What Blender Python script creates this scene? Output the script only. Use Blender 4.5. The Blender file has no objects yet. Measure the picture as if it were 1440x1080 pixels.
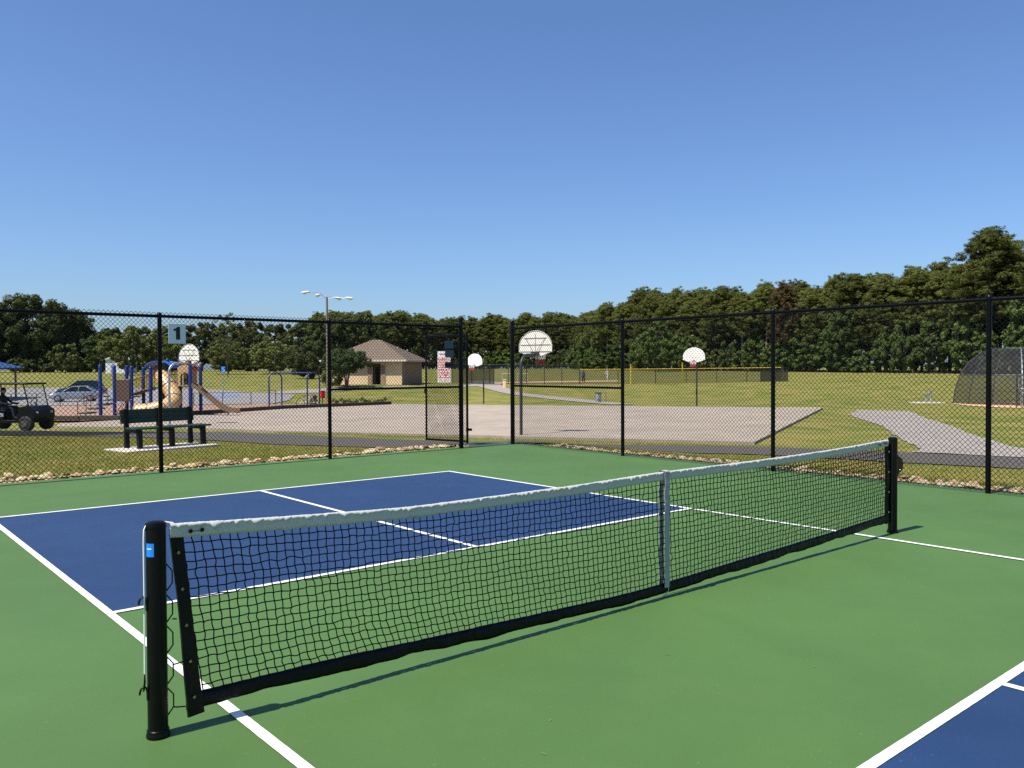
import bpy, bmesh, math, random
import numpy as np
from mathutils import Vector, Matrix, Euler

rng = np.random.default_rng(7)
random.seed(7)
C = bpy.context.scene.collection
SC = bpy.context.scene
R = math.radians

# ------------------------------------------------------------------ camera, sky, sun, exposure
cam_data = bpy.data.cameras.new('camera')
cam = bpy.data.objects.new('camera', cam_data)
C.objects.link(cam)
_r = Vector((0.76161, -0.64802, -0.00437)); _u = Vector((0.01538, 0.01134, 0.99982)); _f = Vector((0.64785, 0.76154, -0.01860))
_m = Matrix((( _r.x, _u.x, -_f.x, -4.5105), (_r.y, _u.y, -_f.y, -3.6804), (_r.z, _u.z, -_f.z, 1.5800), (0, 0, 0, 1)))
cam.matrix_world = _m
cam_data.sensor_width = 36.0
cam_data.lens = 29.278
cam_data.clip_start = 0.05
cam_data.clip_end = 6000
SC.camera = cam
SC.render.resolution_x, SC.render.resolution_y = 1024, 768

SUN_DIR = Vector((-0.998, 0.062, 0)).normalized()      # horizontal direction towards the sun
SUN_EL = R(61)
world = bpy.data.worlds.new('World'); SC.world = world
world.use_nodes = True
wn = world.node_tree
sky = wn.nodes.new('ShaderNodeTexSky'); sky.sky_type = 'NISHITA'; sky.sun_disc = False
sky.sun_elevation = SUN_EL; sky.sun_rotation = math.atan2(SUN_DIR.x, SUN_DIR.y)
sky.altitude = 100; sky.air_density = 1.0; sky.dust_density = 1.1; sky.ozone_density = 2.2
bg = wn.nodes['Background']; bg.inputs[1].default_value = 0.065
tint = wn.nodes.new('ShaderNodeMix'); tint.data_type = 'RGBA'; tint.blend_type = 'MULTIPLY'; tint.inputs[0].default_value = 1.0
tint.inputs[7].default_value = (0.92, 1.14, 1.47, 1)
wn.links.new(sky.outputs[0], tint.inputs[6]); wn.links.new(tint.outputs[2], bg.inputs[0])

sl = bpy.data.lights.new('sun', 'SUN'); sl.energy = 5.0; sl.angle = R(0.5); sl.color = (1.0, 0.955, 0.88)
so = bpy.data.objects.new('sun', sl); C.objects.link(so)
_sv = Vector((SUN_DIR.x * math.cos(SUN_EL), SUN_DIR.y * math.cos(SUN_EL), math.sin(SUN_EL)))
so.rotation_euler = _sv.to_track_quat('Z', 'Y').to_euler(); so.location = (-60, 0, 90)

vs = SC.view_settings
vs.view_transform = 'Standard'; vs.look = 'None'; vs.exposure = 0.68; vs.gamma = 1.0; vs.use_curve_mapping = False
SC.cycles.max_bounces = 6; SC.cycles.transparent_max_bounces = 12
SC.cycles.use_denoising = False

# ------------------------------------------------------------------ materials
MATS = {}
def mat(name, col, rough=0.6, metal=0.0, blotch=None, specks=None, col2=None, vscale=4.0, vcontrast=0.25, bump=0.0, bscale=60.0, spec=0.5,
        objrand=0.0, fine=None, transl=0.0, alpha=1.0, detail=6.0):
    m = bpy.data.materials.new(name); m.use_nodes = True
    nt = m.node_tree; N = nt.nodes; L = nt.links
    b = N['Principled BSDF']
    b.inputs['Roughness'].default_value = rough; b.inputs['Metallic'].default_value = metal
    b.inputs['Specular IOR Level'].default_value = spec
    b.inputs['Base Color'].default_value = (*col, 1)
    tc = N.new('ShaderNodeTexCoord')
    out = None
    if col2 is not None:
        nz = N.new('ShaderNodeTexNoise'); nz.inputs['Scale'].default_value = vscale; nz.inputs['Detail'].default_value = detail
        L.new(tc.outputs['Object'], nz.inputs['Vector'])
        rp = N.new('ShaderNodeMapRange'); rp.inputs[1].default_value = 0.5 - vcontrast; rp.inputs[2].default_value = 0.5 + vcontrast
        L.new(nz.outputs['Fac'], rp.inputs[0])
        mx = N.new('ShaderNodeMix'); mx.data_type = 'RGBA'
        L.new(rp.outputs[0], mx.inputs[0]); mx.inputs[6].default_value = (*col, 1); mx.inputs[7].default_value = (*col2, 1)
        out = mx.outputs[2]
    if fine is not None:                     # (scale, strength): fine multiplicative grain
        n2 = N.new('ShaderNodeTexNoise'); n2.inputs['Scale'].default_value = fine[0]; n2.inputs['Detail'].default_value = 3
        L.new(tc.outputs['Object'], n2.inputs['Vector'])
        r2 = N.new('ShaderNodeMapRange'); r2.inputs[1].default_value = 0.3; r2.inputs[2].default_value = 0.7
        r2.inputs[3].default_value = 1 - fine[1]; r2.inputs[4].default_value = 1 + fine[1]
        L.new(n2.outputs['Fac'], r2.inputs[0])
        m2 = N.new('ShaderNodeMix'); m2.data_type = 'RGBA'; m2.blend_type = 'MULTIPLY'; m2.inputs[0].default_value = 1
        if out: L.new(out, m2.inputs[6])
        else: m2.inputs[6].default_value = (*col, 1)
        L.new(r2.outputs[0], m2.inputs[7]); out = m2.outputs[2]
    if blotch is not None:                   # (scale, strength): broad uneven fading
        n5 = N.new('ShaderNodeTexNoise'); n5.inputs['Scale'].default_value = blotch[0]; n5.inputs['Detail'].default_value = 7; n5.inputs['Roughness'].default_value = .62
        L.new(tc.outputs['Object'], n5.inputs['Vector'])
        r5 = N.new('ShaderNodeMapRange'); r5.inputs[1].default_value = 0.3; r5.inputs[2].default_value = 0.7; r5.inputs[3].default_value = 1 - blotch[1]; r5.inputs[4].default_value = 1 + blotch[1]
        L.new(n5.outputs['Fac'], r5.inputs[0])
        m5 = N.new('ShaderNodeMix'); m5.data_type = 'RGBA'; m5.blend_type = 'MULTIPLY'; m5.inputs[0].default_value = 1
        L.new(out, m5.inputs[6]); L.new(r5.outputs[0], m5.inputs[7]); out = m5.outputs[2]
    if specks is not None:                   # (scale, threshold, colour): scattered pale wear marks
        n6 = N.new('ShaderNodeTexNoise'); n6.inputs['Scale'].default_value = specks[0]; n6.inputs['Detail'].default_value = 2
        L.new(tc.outputs['Object'], n6.inputs['Vector'])
        r6 = N.new('ShaderNodeMapRange'); r6.inputs[1].default_value = specks[1]; r6.inputs[2].default_value = specks[1] + .06; r6.inputs[4].default_value = .5
        L.new(n6.outputs['Fac'], r6.inputs[0])
        m6 = N.new('ShaderNodeMix'); m6.data_type = 'RGBA'; L.new(r6.outputs[0], m6.inputs[0]); L.new(out, m6.inputs[6]); m6.inputs[7].default_value = (*specks[2], 1); out = m6.outputs[2]
    if objrand:
        oi = N.new('ShaderNodeObjectInfo'); r3 = N.new('ShaderNodeMapRange')
        r3.inputs[3].default_value = 1 - objrand; r3.inputs[4].default_value = 1 + objrand
        L.new(oi.outputs['Random'], r3.inputs[0])
        m3 = N.new('ShaderNodeMix'); m3.data_type = 'RGBA'; m3.blend_type = 'MULTIPLY'; m3.inputs[0].default_value = 1
        if out: L.new(out, m3.inputs[6])
        else: m3.inputs[6].default_value = (*col, 1)
        L.new(r3.outputs[0], m3.inputs[7]); out = m3.outputs[2]
    if out: L.new(out, b.inputs['Base Color'])
    if bump:
        n4 = N.new('ShaderNodeTexNoise'); n4.inputs['Scale'].default_value = bscale; n4.inputs['Detail'].default_value = 5
        L.new(tc.outputs['Object'], n4.inputs['Vector'])
        bp = N.new('ShaderNodeBump'); bp.inputs['Strength'].default_value = bump; bp.inputs['Distance'].default_value = 0.02
        L.new(n4.outputs['Fac'], bp.inputs['Height']); L.new(bp.outputs[0], b.inputs['Normal'])
    o = N['Material Output']
    if transl:
        t = N.new('ShaderNodeBsdfTranslucent')
        if out: L.new(out, t.inputs[0])
        else: t.inputs[0].default_value = (*col, 1)
        ms = N.new('ShaderNodeMixShader'); ms.inputs[0].default_value = transl
        L.new(b.outputs[0], ms.inputs[1]); L.new(t.outputs[0], ms.inputs[2]); L.new(ms.outputs[0], o.inputs[0])
    if alpha < 1:
        t = N.new('ShaderNodeBsdfTransparent'); ms = N.new('ShaderNodeMixShader'); ms.inputs[0].default_value = alpha
        L.new(t.outputs[0], ms.inputs[1]); L.new(b.outputs[0], ms.inputs[2]); L.new(ms.outputs[0], o.inputs[0])
    MATS[name] = m
    return m

mat('court_green', (0.0515, 0.112, 0.0262), 0.62, blotch=(.45, .12), specks=(38, .69, (.10, .16, .08)), col2=(0.059, 0.120, 0.0295), vscale=2.3, vcontrast=0.3, bump=0.12, bscale=260, fine=(120, 0.06), spec=0.35)
mat('court_blue', (0.0088, 0.0300, 0.086), 0.6, blotch=(.5, .12), specks=(34, .70, (.045, .07, .12)), col2=(0.0120, 0.0355, 0.095), vscale=2.6, vcontrast=0.3, bump=0.12, bscale=260, fine=(120, 0.08), spec=0.35)
mat('line_white', (0.70, 0.70, 0.68), 0.6, col2=(0.60, 0.60, 0.57), vscale=3.0, blotch=(11, .10), fine=(150, 0.05), bump=0.08, bscale=260)
mat('black_coat', (0.0022, 0.0022, 0.0025), 0.30, spec=0.20)
mat('black_wire', (0.004, 0.004, 0.005), 0.26, spec=0.12)
mat('net_cord', (0.004, 0.004, 0.0045), 0.75, spec=0.2)
mat('black_vinyl', (0.0025, 0.0025, 0.003), 0.40, bump=0.6, bscale=22, spec=0.2)
mat('white_vinyl', (0.45, 0.46, 0.43), 0.55, bump=0.12, bscale=60)
mat('strap_web', (0.34, 0.35, 0.35), 0.7, col2=(0.28, 0.28, 0.275), vscale=9, bump=0.2, bscale=400)
mat('cable_white', (0.78, 0.78, 0.72), 0.5)
mat('brass', (0.30, 0.24, 0.12), 0.45, metal=1.0)
mat('steel', (0.55, 0.55, 0.55), 0.4, metal=1.0)
mat('zinc_dark', (0.06, 0.06, 0.065), 0.5)
mat('zinc', (0.42, 0.43, 0.44), 0.5, metal=0.6)
mat('sticker_blue', (0.01, 0.22, 0.72), 0.4)
mat('sign_white', (0.66, 0.68, 0.69), 0.45)
mat('sign_back', (0.15, 0.21, 0.26), 0.4, metal=0.3)
mat('ink_black', (0.006, 0.006, 0.006), 0.6)
mat('plastic_green', (0.018, 0.046, 0.034), 0.55, col2=(0.022, 0.052, 0.039), vscale=6, spec=.25)
mat('plastic_black', (0.006, 0.006, 0.007), 0.55, spec=.2)
mat('concrete', (0.315, 0.255, 0.192), 0.85, blotch=(1.3, .14), col2=(0.25, 0.205, 0.158), vscale=0.35, vcontrast=0.2, fine=(14, 0.10), bump=0.15, bscale=40)
mat('concrete_pad', (0.52, 0.48, 0.43), 0.85, col2=(0.44, 0.40, 0.35), vscale=2.5, fine=(40, 0.08))
mat('path_concrete', (0.265, 0.228, 0.196), 0.9, blotch=(2.1, .16), col2=(0.22, 0.192, 0.168), vscale=0.5, fine=(20, 0.12))
mat('lot_asphalt', (0.17, 0.16, 0.153), 0.9, col2=(0.21, 0.197, 0.187), vscale=0.2, fine=(8, 0.10))
mat('mulch', (0.23, 0.13, 0.08), 0.95, col2=(0.30, 0.19, 0.125), vscale=2.0, vcontrast=0.2, fine=(25, 0.3), bump=0.6, bscale=12)
mat('clay', (0.48, 0.26, 0.13), 0.95, col2=(0.55, 0.36, 0.22), vscale=0.7, fine=(12, 0.12))
mat('timber', (0.055, 0.042, 0.034), 0.9, fine=(20, 0.3))
mat('white_paint', (0.86, 0.82, 0.73), 0.5, fine=(10, 0.04))
mat('rim_red', (0.42, 0.06, 0.03), 0.5)
mat('net_red', (0.45, 0.05, 0.06), 0.8)
mat('net_white', (0.7, 0.68, 0.66), 0.8)
mat('galv', (0.40, 0.42, 0.44), 0.45, metal=0.7)
mat('dark_pole', (0.035, 0.035, 0.04), 0.5)
mat('wood_pole', (0.16, 0.125, 0.10), 0.9, fine=(15, 0.25))
mat('lamp_grey', (0.6, 0.6, 0.6), 0.4)
mat('play_blue', (0.006, 0.022, 0.15), 0.4)
mat('play_blue_roof', (0.03, 0.15, 0.48), 0.4)
mat('play_tan', (0.55, 0.35, 0.16), 0.4, col2=(0.48, 0.30, 0.13), vscale=1.5)
mat('play_brown', (0.105, 0.062, 0.045), 0.5)
mat('play_red', (0.17, 0.02, 0.022), 0.45)
mat('play_slide', (0.20, 0.125, 0.075), 0.4)
mat('play_green', (0.03, 0.06, 0.045), 0.7)
mat('stucco', (0.78, 0.58, 0.37), 0.9, col2=(0.68, 0.49, 0.29), vscale=0.5, fine=(12, 0.08))
mat('stone_facing', (0.36, 0.235, 0.15), 0.9, col2=(0.27, 0.17, 0.11), vscale=2.5, fine=(5, 0.2))
mat('fascia', (0.62, 0.56, 0.48), 0.6)
mat('shingle', (0.135, 0.098, 0.070), 0.95, col2=(0.17, 0.125, 0.09), vscale=1.6, fine=(6, 0.18))
mat('dark_void', (0.012, 0.012, 0.012), 0.8)
mat('car_silver', (0.38, 0.41, 0.44), 0.28, metal=0.6)
mat('car_navy', (0.02, 0.045, 0.10), 0.25, metal=0.3)
mat('car_red', (0.22, 0.02, 0.03), 0.3)
mat('car_glass', (0.012, 0.014, 0.017), 0.08)
mat('tyre', (0.014, 0.014, 0.014), 0.8)
mat('rim_alloy', (0.4, 0.4, 0.42), 0.35, metal=0.8)
mat('light_glass', (0.6, 0.6, 0.58), 0.2)
mat('tail_red', (0.35, 0.02, 0.02), 0.3)
mat('cart_black', (0.004, 0.004, 0.005), 0.4, spec=.2)
mat('cart_seat', (0.016, 0.015, 0.016), 0.6)
mat('windshield', (0.5, 0.55, 0.45), 0.1, alpha=0.22)
mat('skin', (0.38, 0.22, 0.15), 0.6)
mat('cloth_dark', (0.015, 0.016, 0.02), 0.9)
mat('cloth_white', (0.7, 0.7, 0.68), 0.9)
mat('cloth_blue', (0.03, 0.05, 0.16), 0.9)
mat('cloth_grey', (0.3, 0.3, 0.3), 0.9)
mat('hair', (0.02, 0.015, 0.012), 0.8)
mat('yellow_cap', (0.50, 0.33, 0.03), 0.6)
mat('far_mesh', (0.014, 0.014, 0.016), 0.7, alpha=0.42)
mat('backstop_mesh', (0.008, 0.008, 0.009), 0.8, alpha=0.66)
mat('windscreen', (0.010, 0.011, 0.013), 0.95, spec=.1, alpha=.8)
mat('aluminium', (0.62, 0.62, 0.60), 0.4, metal=0.6)
mat('bark_pine', (0.19, 0.14, 0.105), 0.95, fine=(5, 0.3))
mat('bark_grey', (0.15, 0.115, 0.09), 0.95, fine=(6, 0.3))
mat('pine_leaf', (0.098, 0.118, 0.027), 0.75, col2=(0.155, 0.166, 0.042), vscale=0.9, vcontrast=0.2, objrand=0.25, transl=0.38, spec=0.15)
mat('pine_rust', (0.12, 0.07, 0.03), 0.8, col2=(0.075, 0.065, 0.025), vscale=0.35, transl=0.2, spec=0.2)
mat('oak_leaf', (0.050, 0.064, 0.014), 0.7, col2=(0.074, 0.088, 0.020), vscale=0.3, vcontrast=0.2, objrand=0.2, transl=0.22, spec=0.2)
mat('fresh_leaf', (0.115, 0.138, 0.03), 0.7, col2=(0.15, 0.165, 0.04), vscale=0.4, vcontrast=0.2, objrand=0.2, transl=0.3, spec=0.2)
mat('bush_leaf', (0.072, 0.112, 0.022), 0.7, col2=(0.104, 0.136, 0.03), vscale=0.4, vcontrast=0.2, objrand=0.25, transl=0.28, spec=0.2)
mat('myrtle_leaf', (0.035, 0.062, 0.018), 0.7, col2=(0.055, 0.08, 0.022), vscale=0.8, transl=0.22, spec=0.2)
mat('grass_blade', (0.19, 0.205, 0.04), 0.8, col2=(0.30, 0.255, 0.07), vscale=0.7, vcontrast=0.18, transl=0.25, spec=0.2)
mat('flower_orange', (0.6, 0.13, 0.05), 0.7)
mat('bin_brown', (0.09, 0.05, 0.04), 0.7)
mat('red_box', (0.55, 0.02, 0.02), 0.5)

def stone_mat():
    m = bpy.data.materials.new('border_stone'); m.use_nodes = True
    N = m.node_tree.nodes; L = m.node_tree.links; b = N['Principled BSDF']; b.inputs['Roughness'].default_value = 0.9
    oi = N.new('ShaderNodeObjectInfo'); cr = N.new('ShaderNodeValToRGB')
    e = cr.color_ramp.elements
    e[0].position = 0.0; e[0].color = (0.60, 0.46, 0.27, 1); e[1].position = 1.0; e[1].color = (0.50, 0.33, 0.17, 1)
    for pos, c in ((0.18, (0.66, 0.54, 0.34)), (0.35, (0.56, 0.38, 0.19)), (0.5, (0.64, 0.50, 0.30)), (0.66, (0.46, 0.27, 0.13)), (0.75, (0.70, 0.57, 0.37)), (0.92, (0.30, 0.18, 0.10))):
        x = e.new(pos); x.color = (*c, 1)
    L.new(oi.outputs['Random'], cr.inputs[0])
    tc = N.new('ShaderNodeTexCoord'); nz = N.new('ShaderNodeTexNoise'); nz.inputs['Scale'].default_value = 9; nz.inputs['Detail'].default_value = 6
    L.new(tc.outputs['Object'], nz.inputs['Vector'])
    mr = N.new('ShaderNodeMapRange'); mr.inputs[1].default_value = .3; mr.inputs[2].default_value = .7; mr.inputs[3].default_value = .62; mr.inputs[4].default_value = .95
    L.new(nz.outputs['Fac'], mr.inputs[0])
    mx = N.new('ShaderNodeMix'); mx.data_type = 'RGBA'; mx.blend_type = 'MULTIPLY'; mx.inputs[0].default_value = 1
    L.new(cr.outputs[0], mx.inputs[6]); L.new(mr.outputs[0], mx.inputs[7]); L.new(mx.outputs[2], b.inputs['Base Color'])
    bp = N.new('ShaderNodeBump'); bp.inputs['Strength'].default_value = .5; bp.inputs['Distance'].default_value = .03
    L.new(nz.outputs['Fac'], bp.inputs['Height']); L.new(bp.outputs[0], b.inputs['Normal'])
    MATS['border_stone'] = m
stone_mat()

def lawn_mat():
    m = bpy.data.materials.new('lawn'); m.use_nodes = True
    N = m.node_tree.nodes; L = m.node_tree.links; b = N['Principled BSDF']; b.inputs['Roughness'].default_value = 0.95
    b.inputs['Specular IOR Level'].default_value = 0.15
    tc = N.new('ShaderNodeTexCoord')
    def noise(s, d, lo, hi, stretch=None):
        n = N.new('ShaderNodeTexNoise'); n.inputs['Scale'].default_value = s; n.inputs['Detail'].default_value = d
        if stretch:
            mp = N.new('ShaderNodeMapping'); mp.inputs['Scale'].default_value = stretch; mp.inputs['Rotation'].default_value = (0, 0, 0.72)
            L.new(tc.outputs['Object'], mp.inputs[0]); L.new(mp.outputs[0], n.inputs['Vector'])
        else: L.new(tc.outputs['Object'], n.inputs['Vector'])
        r = N.new('ShaderNodeMapRange'); r.inputs[1].default_value = lo; r.inputs[2].default_value = hi
        L.new(n.outputs['Fac'], r.inputs[0]); return r.outputs[0], n
    def mix(f, a, c, blend='MIX'):
        x = N.new('ShaderNodeMix'); x.data_type = 'RGBA'; x.blend_type = blend
        if isinstance(f, float): x.inputs[0].default_value = f
        else: L.new(f, x.inputs[0])
        for i, v in ((6, a), (7, c)):
            if isinstance(v, tuple): x.inputs[i].default_value = (*v, 1)
            else: L.new(v, x.inputs[i])
        return x.outputs[2]
    f1, _ = noise(0.10, 5, .35, .65); f2, _ = noise(0.55, 7, .44, .60); f3, n3 = noise(22, 4, .3, .7); f4, _ = noise(0.05, 4, .45, .7, (1, 6, 1))
    c = mix(f1, (0.088, 0.122, 0.018), (0.140, 0.146, 0.028))
    c = mix(f2, c, (0.205, 0.172, 0.050))
    x4 = N.new('ShaderNodeMath'); x4.operation = 'MULTIPLY'; x4.inputs[1].default_value = .5; L.new(f4, x4.inputs[0])
    c = mix(x4.outputs[0], c, (0.215, 0.188, 0.053))
    v = N.new('ShaderNodeMapRange'); v.inputs[3].default_value = .62; v.inputs[4].default_value = 1.35; L.new(f3, v.inputs[0])
    c = mix(1.0, c, v.outputs[0], 'MULTIPLY')
    L.new(c, b.inputs['Base Color'])
    bp = N.new('ShaderNodeBump'); bp.inputs['Strength'].default_value = .7; bp.inputs['Distance'].default_value = .05
    L.new(n3.outputs['Fac'], bp.inputs['Height']); L.new(bp.outputs[0], b.inputs['Normal'])
    MATS['lawn'] = m
lawn_mat()

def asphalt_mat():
    # walking path: worn grey, darkening to near-black along its far end with an uneven edge
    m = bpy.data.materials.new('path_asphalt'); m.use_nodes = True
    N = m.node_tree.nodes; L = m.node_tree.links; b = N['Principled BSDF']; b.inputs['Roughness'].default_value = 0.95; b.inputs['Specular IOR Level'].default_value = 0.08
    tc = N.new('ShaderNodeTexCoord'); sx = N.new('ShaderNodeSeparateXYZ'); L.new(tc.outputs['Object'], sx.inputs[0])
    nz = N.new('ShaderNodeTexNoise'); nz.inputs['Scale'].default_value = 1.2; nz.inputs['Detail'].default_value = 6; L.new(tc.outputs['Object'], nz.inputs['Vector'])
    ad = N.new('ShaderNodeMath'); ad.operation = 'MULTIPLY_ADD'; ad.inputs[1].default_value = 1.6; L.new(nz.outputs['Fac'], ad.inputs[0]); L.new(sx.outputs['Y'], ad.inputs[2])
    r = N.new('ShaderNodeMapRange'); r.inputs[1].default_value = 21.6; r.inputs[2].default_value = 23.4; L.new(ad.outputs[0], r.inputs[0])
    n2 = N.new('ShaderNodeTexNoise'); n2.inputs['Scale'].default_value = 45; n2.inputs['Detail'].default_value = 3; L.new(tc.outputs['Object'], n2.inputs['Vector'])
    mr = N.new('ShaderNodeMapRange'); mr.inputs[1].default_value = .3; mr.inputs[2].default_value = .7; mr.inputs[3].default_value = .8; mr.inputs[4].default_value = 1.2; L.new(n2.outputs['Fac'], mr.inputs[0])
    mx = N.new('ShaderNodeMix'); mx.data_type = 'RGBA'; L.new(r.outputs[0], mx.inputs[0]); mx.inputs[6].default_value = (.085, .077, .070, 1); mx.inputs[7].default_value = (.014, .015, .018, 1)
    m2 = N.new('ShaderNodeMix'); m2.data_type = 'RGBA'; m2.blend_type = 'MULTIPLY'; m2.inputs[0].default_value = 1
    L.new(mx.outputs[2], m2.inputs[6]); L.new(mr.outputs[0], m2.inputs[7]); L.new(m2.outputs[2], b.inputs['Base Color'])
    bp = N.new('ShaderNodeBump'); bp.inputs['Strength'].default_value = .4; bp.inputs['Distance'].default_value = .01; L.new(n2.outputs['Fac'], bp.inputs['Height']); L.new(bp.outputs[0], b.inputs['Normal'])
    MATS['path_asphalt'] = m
asphalt_mat()

def rules_mat():
    # printed rules board: red field with rows of small white print, too small to read
    m = bpy.data.materials.new('rules_print'); m.use_nodes = True
    N = m.node_tree.nodes; L = m.node_tree.links; b = N['Principled BSDF']; b.inputs['Roughness'].default_value = 0.5
    tc = N.new('ShaderNodeTexCoord'); mp = N.new('ShaderNodeMapping'); mp.inputs['Scale'].default_value = (26, 1, 1); L.new(tc.outputs['Object'], mp.inputs[0])
    nz = N.new('ShaderNodeTexNoise'); nz.inputs['Scale'].default_value = 2.2; nz.inputs['Detail'].default_value = 1
    sx = N.new('ShaderNodeSeparateXYZ'); L.new(tc.outputs['Object'], sx.inputs[0])
    ml = N.new('ShaderNodeMath'); ml.operation = 'MULTIPLY'; ml.inputs[1].default_value = 1 / 0.034; L.new(sx.outputs['Z'], ml.inputs[0])
    fl = N.new('ShaderNodeMath'); fl.operation = 'FLOOR'; L.new(ml.outputs[0], fl.inputs[0])
    fr = N.new('ShaderNodeMath'); fr.operation = 'FRACT'; L.new(ml.outputs[0], fr.inputs[0])
    cb = N.new('ShaderNodeCombineXYZ'); 
    mx_ = N.new('ShaderNodeMath'); mx_.operation = 'MULTIPLY'; mx_.inputs[1].default_value = 22; L.new(sx.outputs['X'], mx_.inputs[0])
    L.new(mx_.outputs[0], cb.inputs[0])
    m7 = N.new('ShaderNodeMath'); m7.operation = 'MULTIPLY'; m7.inputs[1].default_value = 7.3; L.new(fl.outputs[0], m7.inputs[0]); L.new(m7.outputs[0], cb.inputs[1])
    L.new(cb.outputs[0], nz.inputs['Vector'])
    g = N.new('ShaderNodeMath'); g.operation = 'GREATER_THAN'; g.inputs[1].default_value = .45; L.new(nz.outputs['Fac'], g.inputs[0])
    g2 = N.new('ShaderNodeMath'); g2.operation = 'GREATER_THAN'; g2.inputs[1].default_value = .45; L.new(fr.outputs[0], g2.inputs[0])
    an = N.new('ShaderNodeMath'); an.operation = 'MULTIPLY'; L.new(g.outputs[0], an.inputs[0]); L.new(g2.outputs[0], an.inputs[1])
    mx = N.new('ShaderNodeMix'); mx.data_type = 'RGBA'; L.new(an.outputs[0], mx.inputs[0]); mx.inputs[6].default_value = (.38, .03, .035, 1); mx.inputs[7].default_value = (.75, .74, .72, 1)
    L.new(mx.outputs[2], b.inputs['Base Color'])
    MATS['rules_print'] = m
rules_mat()

# ------------------------------------------------------------------ mesh helpers
class MB:
    """collects shapes, then links them as one mesh object"""
    def __init__(s): s.v = []; s.f = []
    def add(s, vs, fs):
        n = len(s.v); s.v.extend([tuple(map(float, q)) for q in vs]); s.f.extend([tuple(i + n for i in f) for f in fs]); return s
    def box(s, c, d, rz=0.0, ry=0.0, rx=0.0, bev=0.0):
        hx, hy, hz = d[0] / 2, d[1] / 2, d[2] / 2
        M = Euler((rx, ry, rz)).to_matrix()
        if bev > 0:
            b = min(bev, hx * .9, hy * .9, hz * .9); vs = []; idx = {}
            for sx in (-1, 1):
                for sy in (-1, 1):
                    for sz in (-1, 1):
                        for k in range(3):
                            q = [sx * hx, sy * hy, sz * hz]
                            for a in range(3):
                                if a != k: q[a] -= (sx, sy, sz)[a] * b
                            idx[(sx, sy, sz, k)] = len(vs); vs.append(Vector(c) + M @ Vector(q))
            fs = []
            for k in range(3):
                a, b_ = [i for i in range(3) if i != k]
                for sg in (-1, 1):
                    loop = []
                    for (p, q) in ((-1, -1), (1, -1), (1, 1), (-1, 1)):
                        t = [0, 0, 0]; t[k] = sg; t[a] = p; t[b_] = q; loop.append(idx[(*t, k)])
                    flip = (sg > 0) == (k == 1)
                    fs.append(tuple(reversed(loop)) if flip else tuple(loop))
            for k in range(3):
                a, b_ = [i for i in range(3) if i != k]
                for p in (-1, 1):
                    for q in (-1, 1):
                        e0 = [0, 0, 0]; e1 = [0, 0, 0]; e0[k] = -1; e1[k] = 1
                        for e in (e0, e1): e[a] = p; e[b_] = q
                        fs.append((idx[(*e0, a)], idx[(*e1, a)], idx[(*e1, b_)], idx[(*e0, b_)]))
            for sx in (-1, 1):
                for sy in (-1, 1):
                    for sz in (-1, 1): fs.append(tuple(idx[(sx, sy, sz, k)] for k in range(3)))
            return s.add(vs, fs)
        vs = [Vector(c) + M @ Vector((x * hx, y * hy, z * hz)) for x in (-1, 1) for y in (-1, 1) for z in (-1, 1)]
        return s.add(vs, [(0, 1, 3, 2), (4, 6, 7, 5), (0, 4, 5, 1), (2, 3, 7, 6), (0, 2, 6, 4), (1, 5, 7, 3)])
    def tube(s, pts, r, n=8, cap=True, closed=False):
        P = [Vector(q) for q in pts]; k = len(P)
        rr = r if hasattr(r, '__len__') else [r] * k
        vs = []; up = None
        for i in range(k):
            if closed: t = P[(i + 1) % k] - P[i - 1]
            else: t = P[min(i + 1, k - 1)] - P[max(i - 1, 0)]
            if t.length < 1e-9: t = Vector((0, 0, 1))
            t.normalize()
            if up is None:
                up = Vector((0, 0, 1)) if abs(t.z) < .9 else Vector((1, 0, 0))
            a = t.cross(up)
            if a.length < 1e-6: a = t.cross(Vector((0.3, 1, 0.2)))
            a.normalize(); b = a.cross(t).normalized(); up = b
            for j in range(n):
                w = 2 * math.pi * j / n
                vs.append(P[i] + a * (math.cos(w) * rr[i]) + b * (math.sin(w) * rr[i]))
        fs = []
        for i in range(k if closed else k - 1):
            i2 = (i + 1) % k
            for j in range(n):
                fs.append((i * n + j, i2 * n + j, i2 * n + (j + 1) % n, i * n + (j + 1) % n))
        if cap and not closed:
            fs.append(tuple(range(n))); fs.append(tuple((k - 1) * n + j for j in reversed(range(n))))
        return s.add(vs, fs)
    def lathe(s, prof, c=(0, 0, 0), n=20, axis='z'):
        vs = []; fs = []
        for r, h in prof:
            for j in range(n):
                w = 2 * math.pi * j / n
                q = (r * math.cos(w), r * math.sin(w), h)
                if axis == 'y': q = (q[0], q[2], q[1])
                if axis == 'x': q = (q[2], q[0], q[1])
                vs.append((c[0] + q[0], c[1] + q[1], c[2] + q[2]))
        for i in range(len(prof) - 1):
            for j in range(n): fs.append((i * n + j, i * n + (j + 1) % n, (i + 1) * n + (j + 1) % n, (i + 1) * n + j))
        fs.append(tuple(reversed(range(n)))); fs.append(tuple((len(prof) - 1) * n + j for j in range(n)))
        return s.add(vs, fs)
    def prism(s, poly, a, b, axis='y'):
        """poly = 2-D outline in the plane across axis, extruded from a to b"""
        def P(q, h):
            return {'y': (q[0], h, q[1]), 'x': (h, q[0], q[1]), 'z': (q[0], q[1], h)}[axis]
        k = len(poly); vs = [P(q, a) for q in poly] + [P(q, b) for q in poly]
        fs = [tuple(range(k)), tuple(reversed(range(k, 2 * k)))] + [(i, i + k, (i + 1) % k + k, (i + 1) % k) for i in range(k)]
        return s.add(vs, fs)
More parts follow.
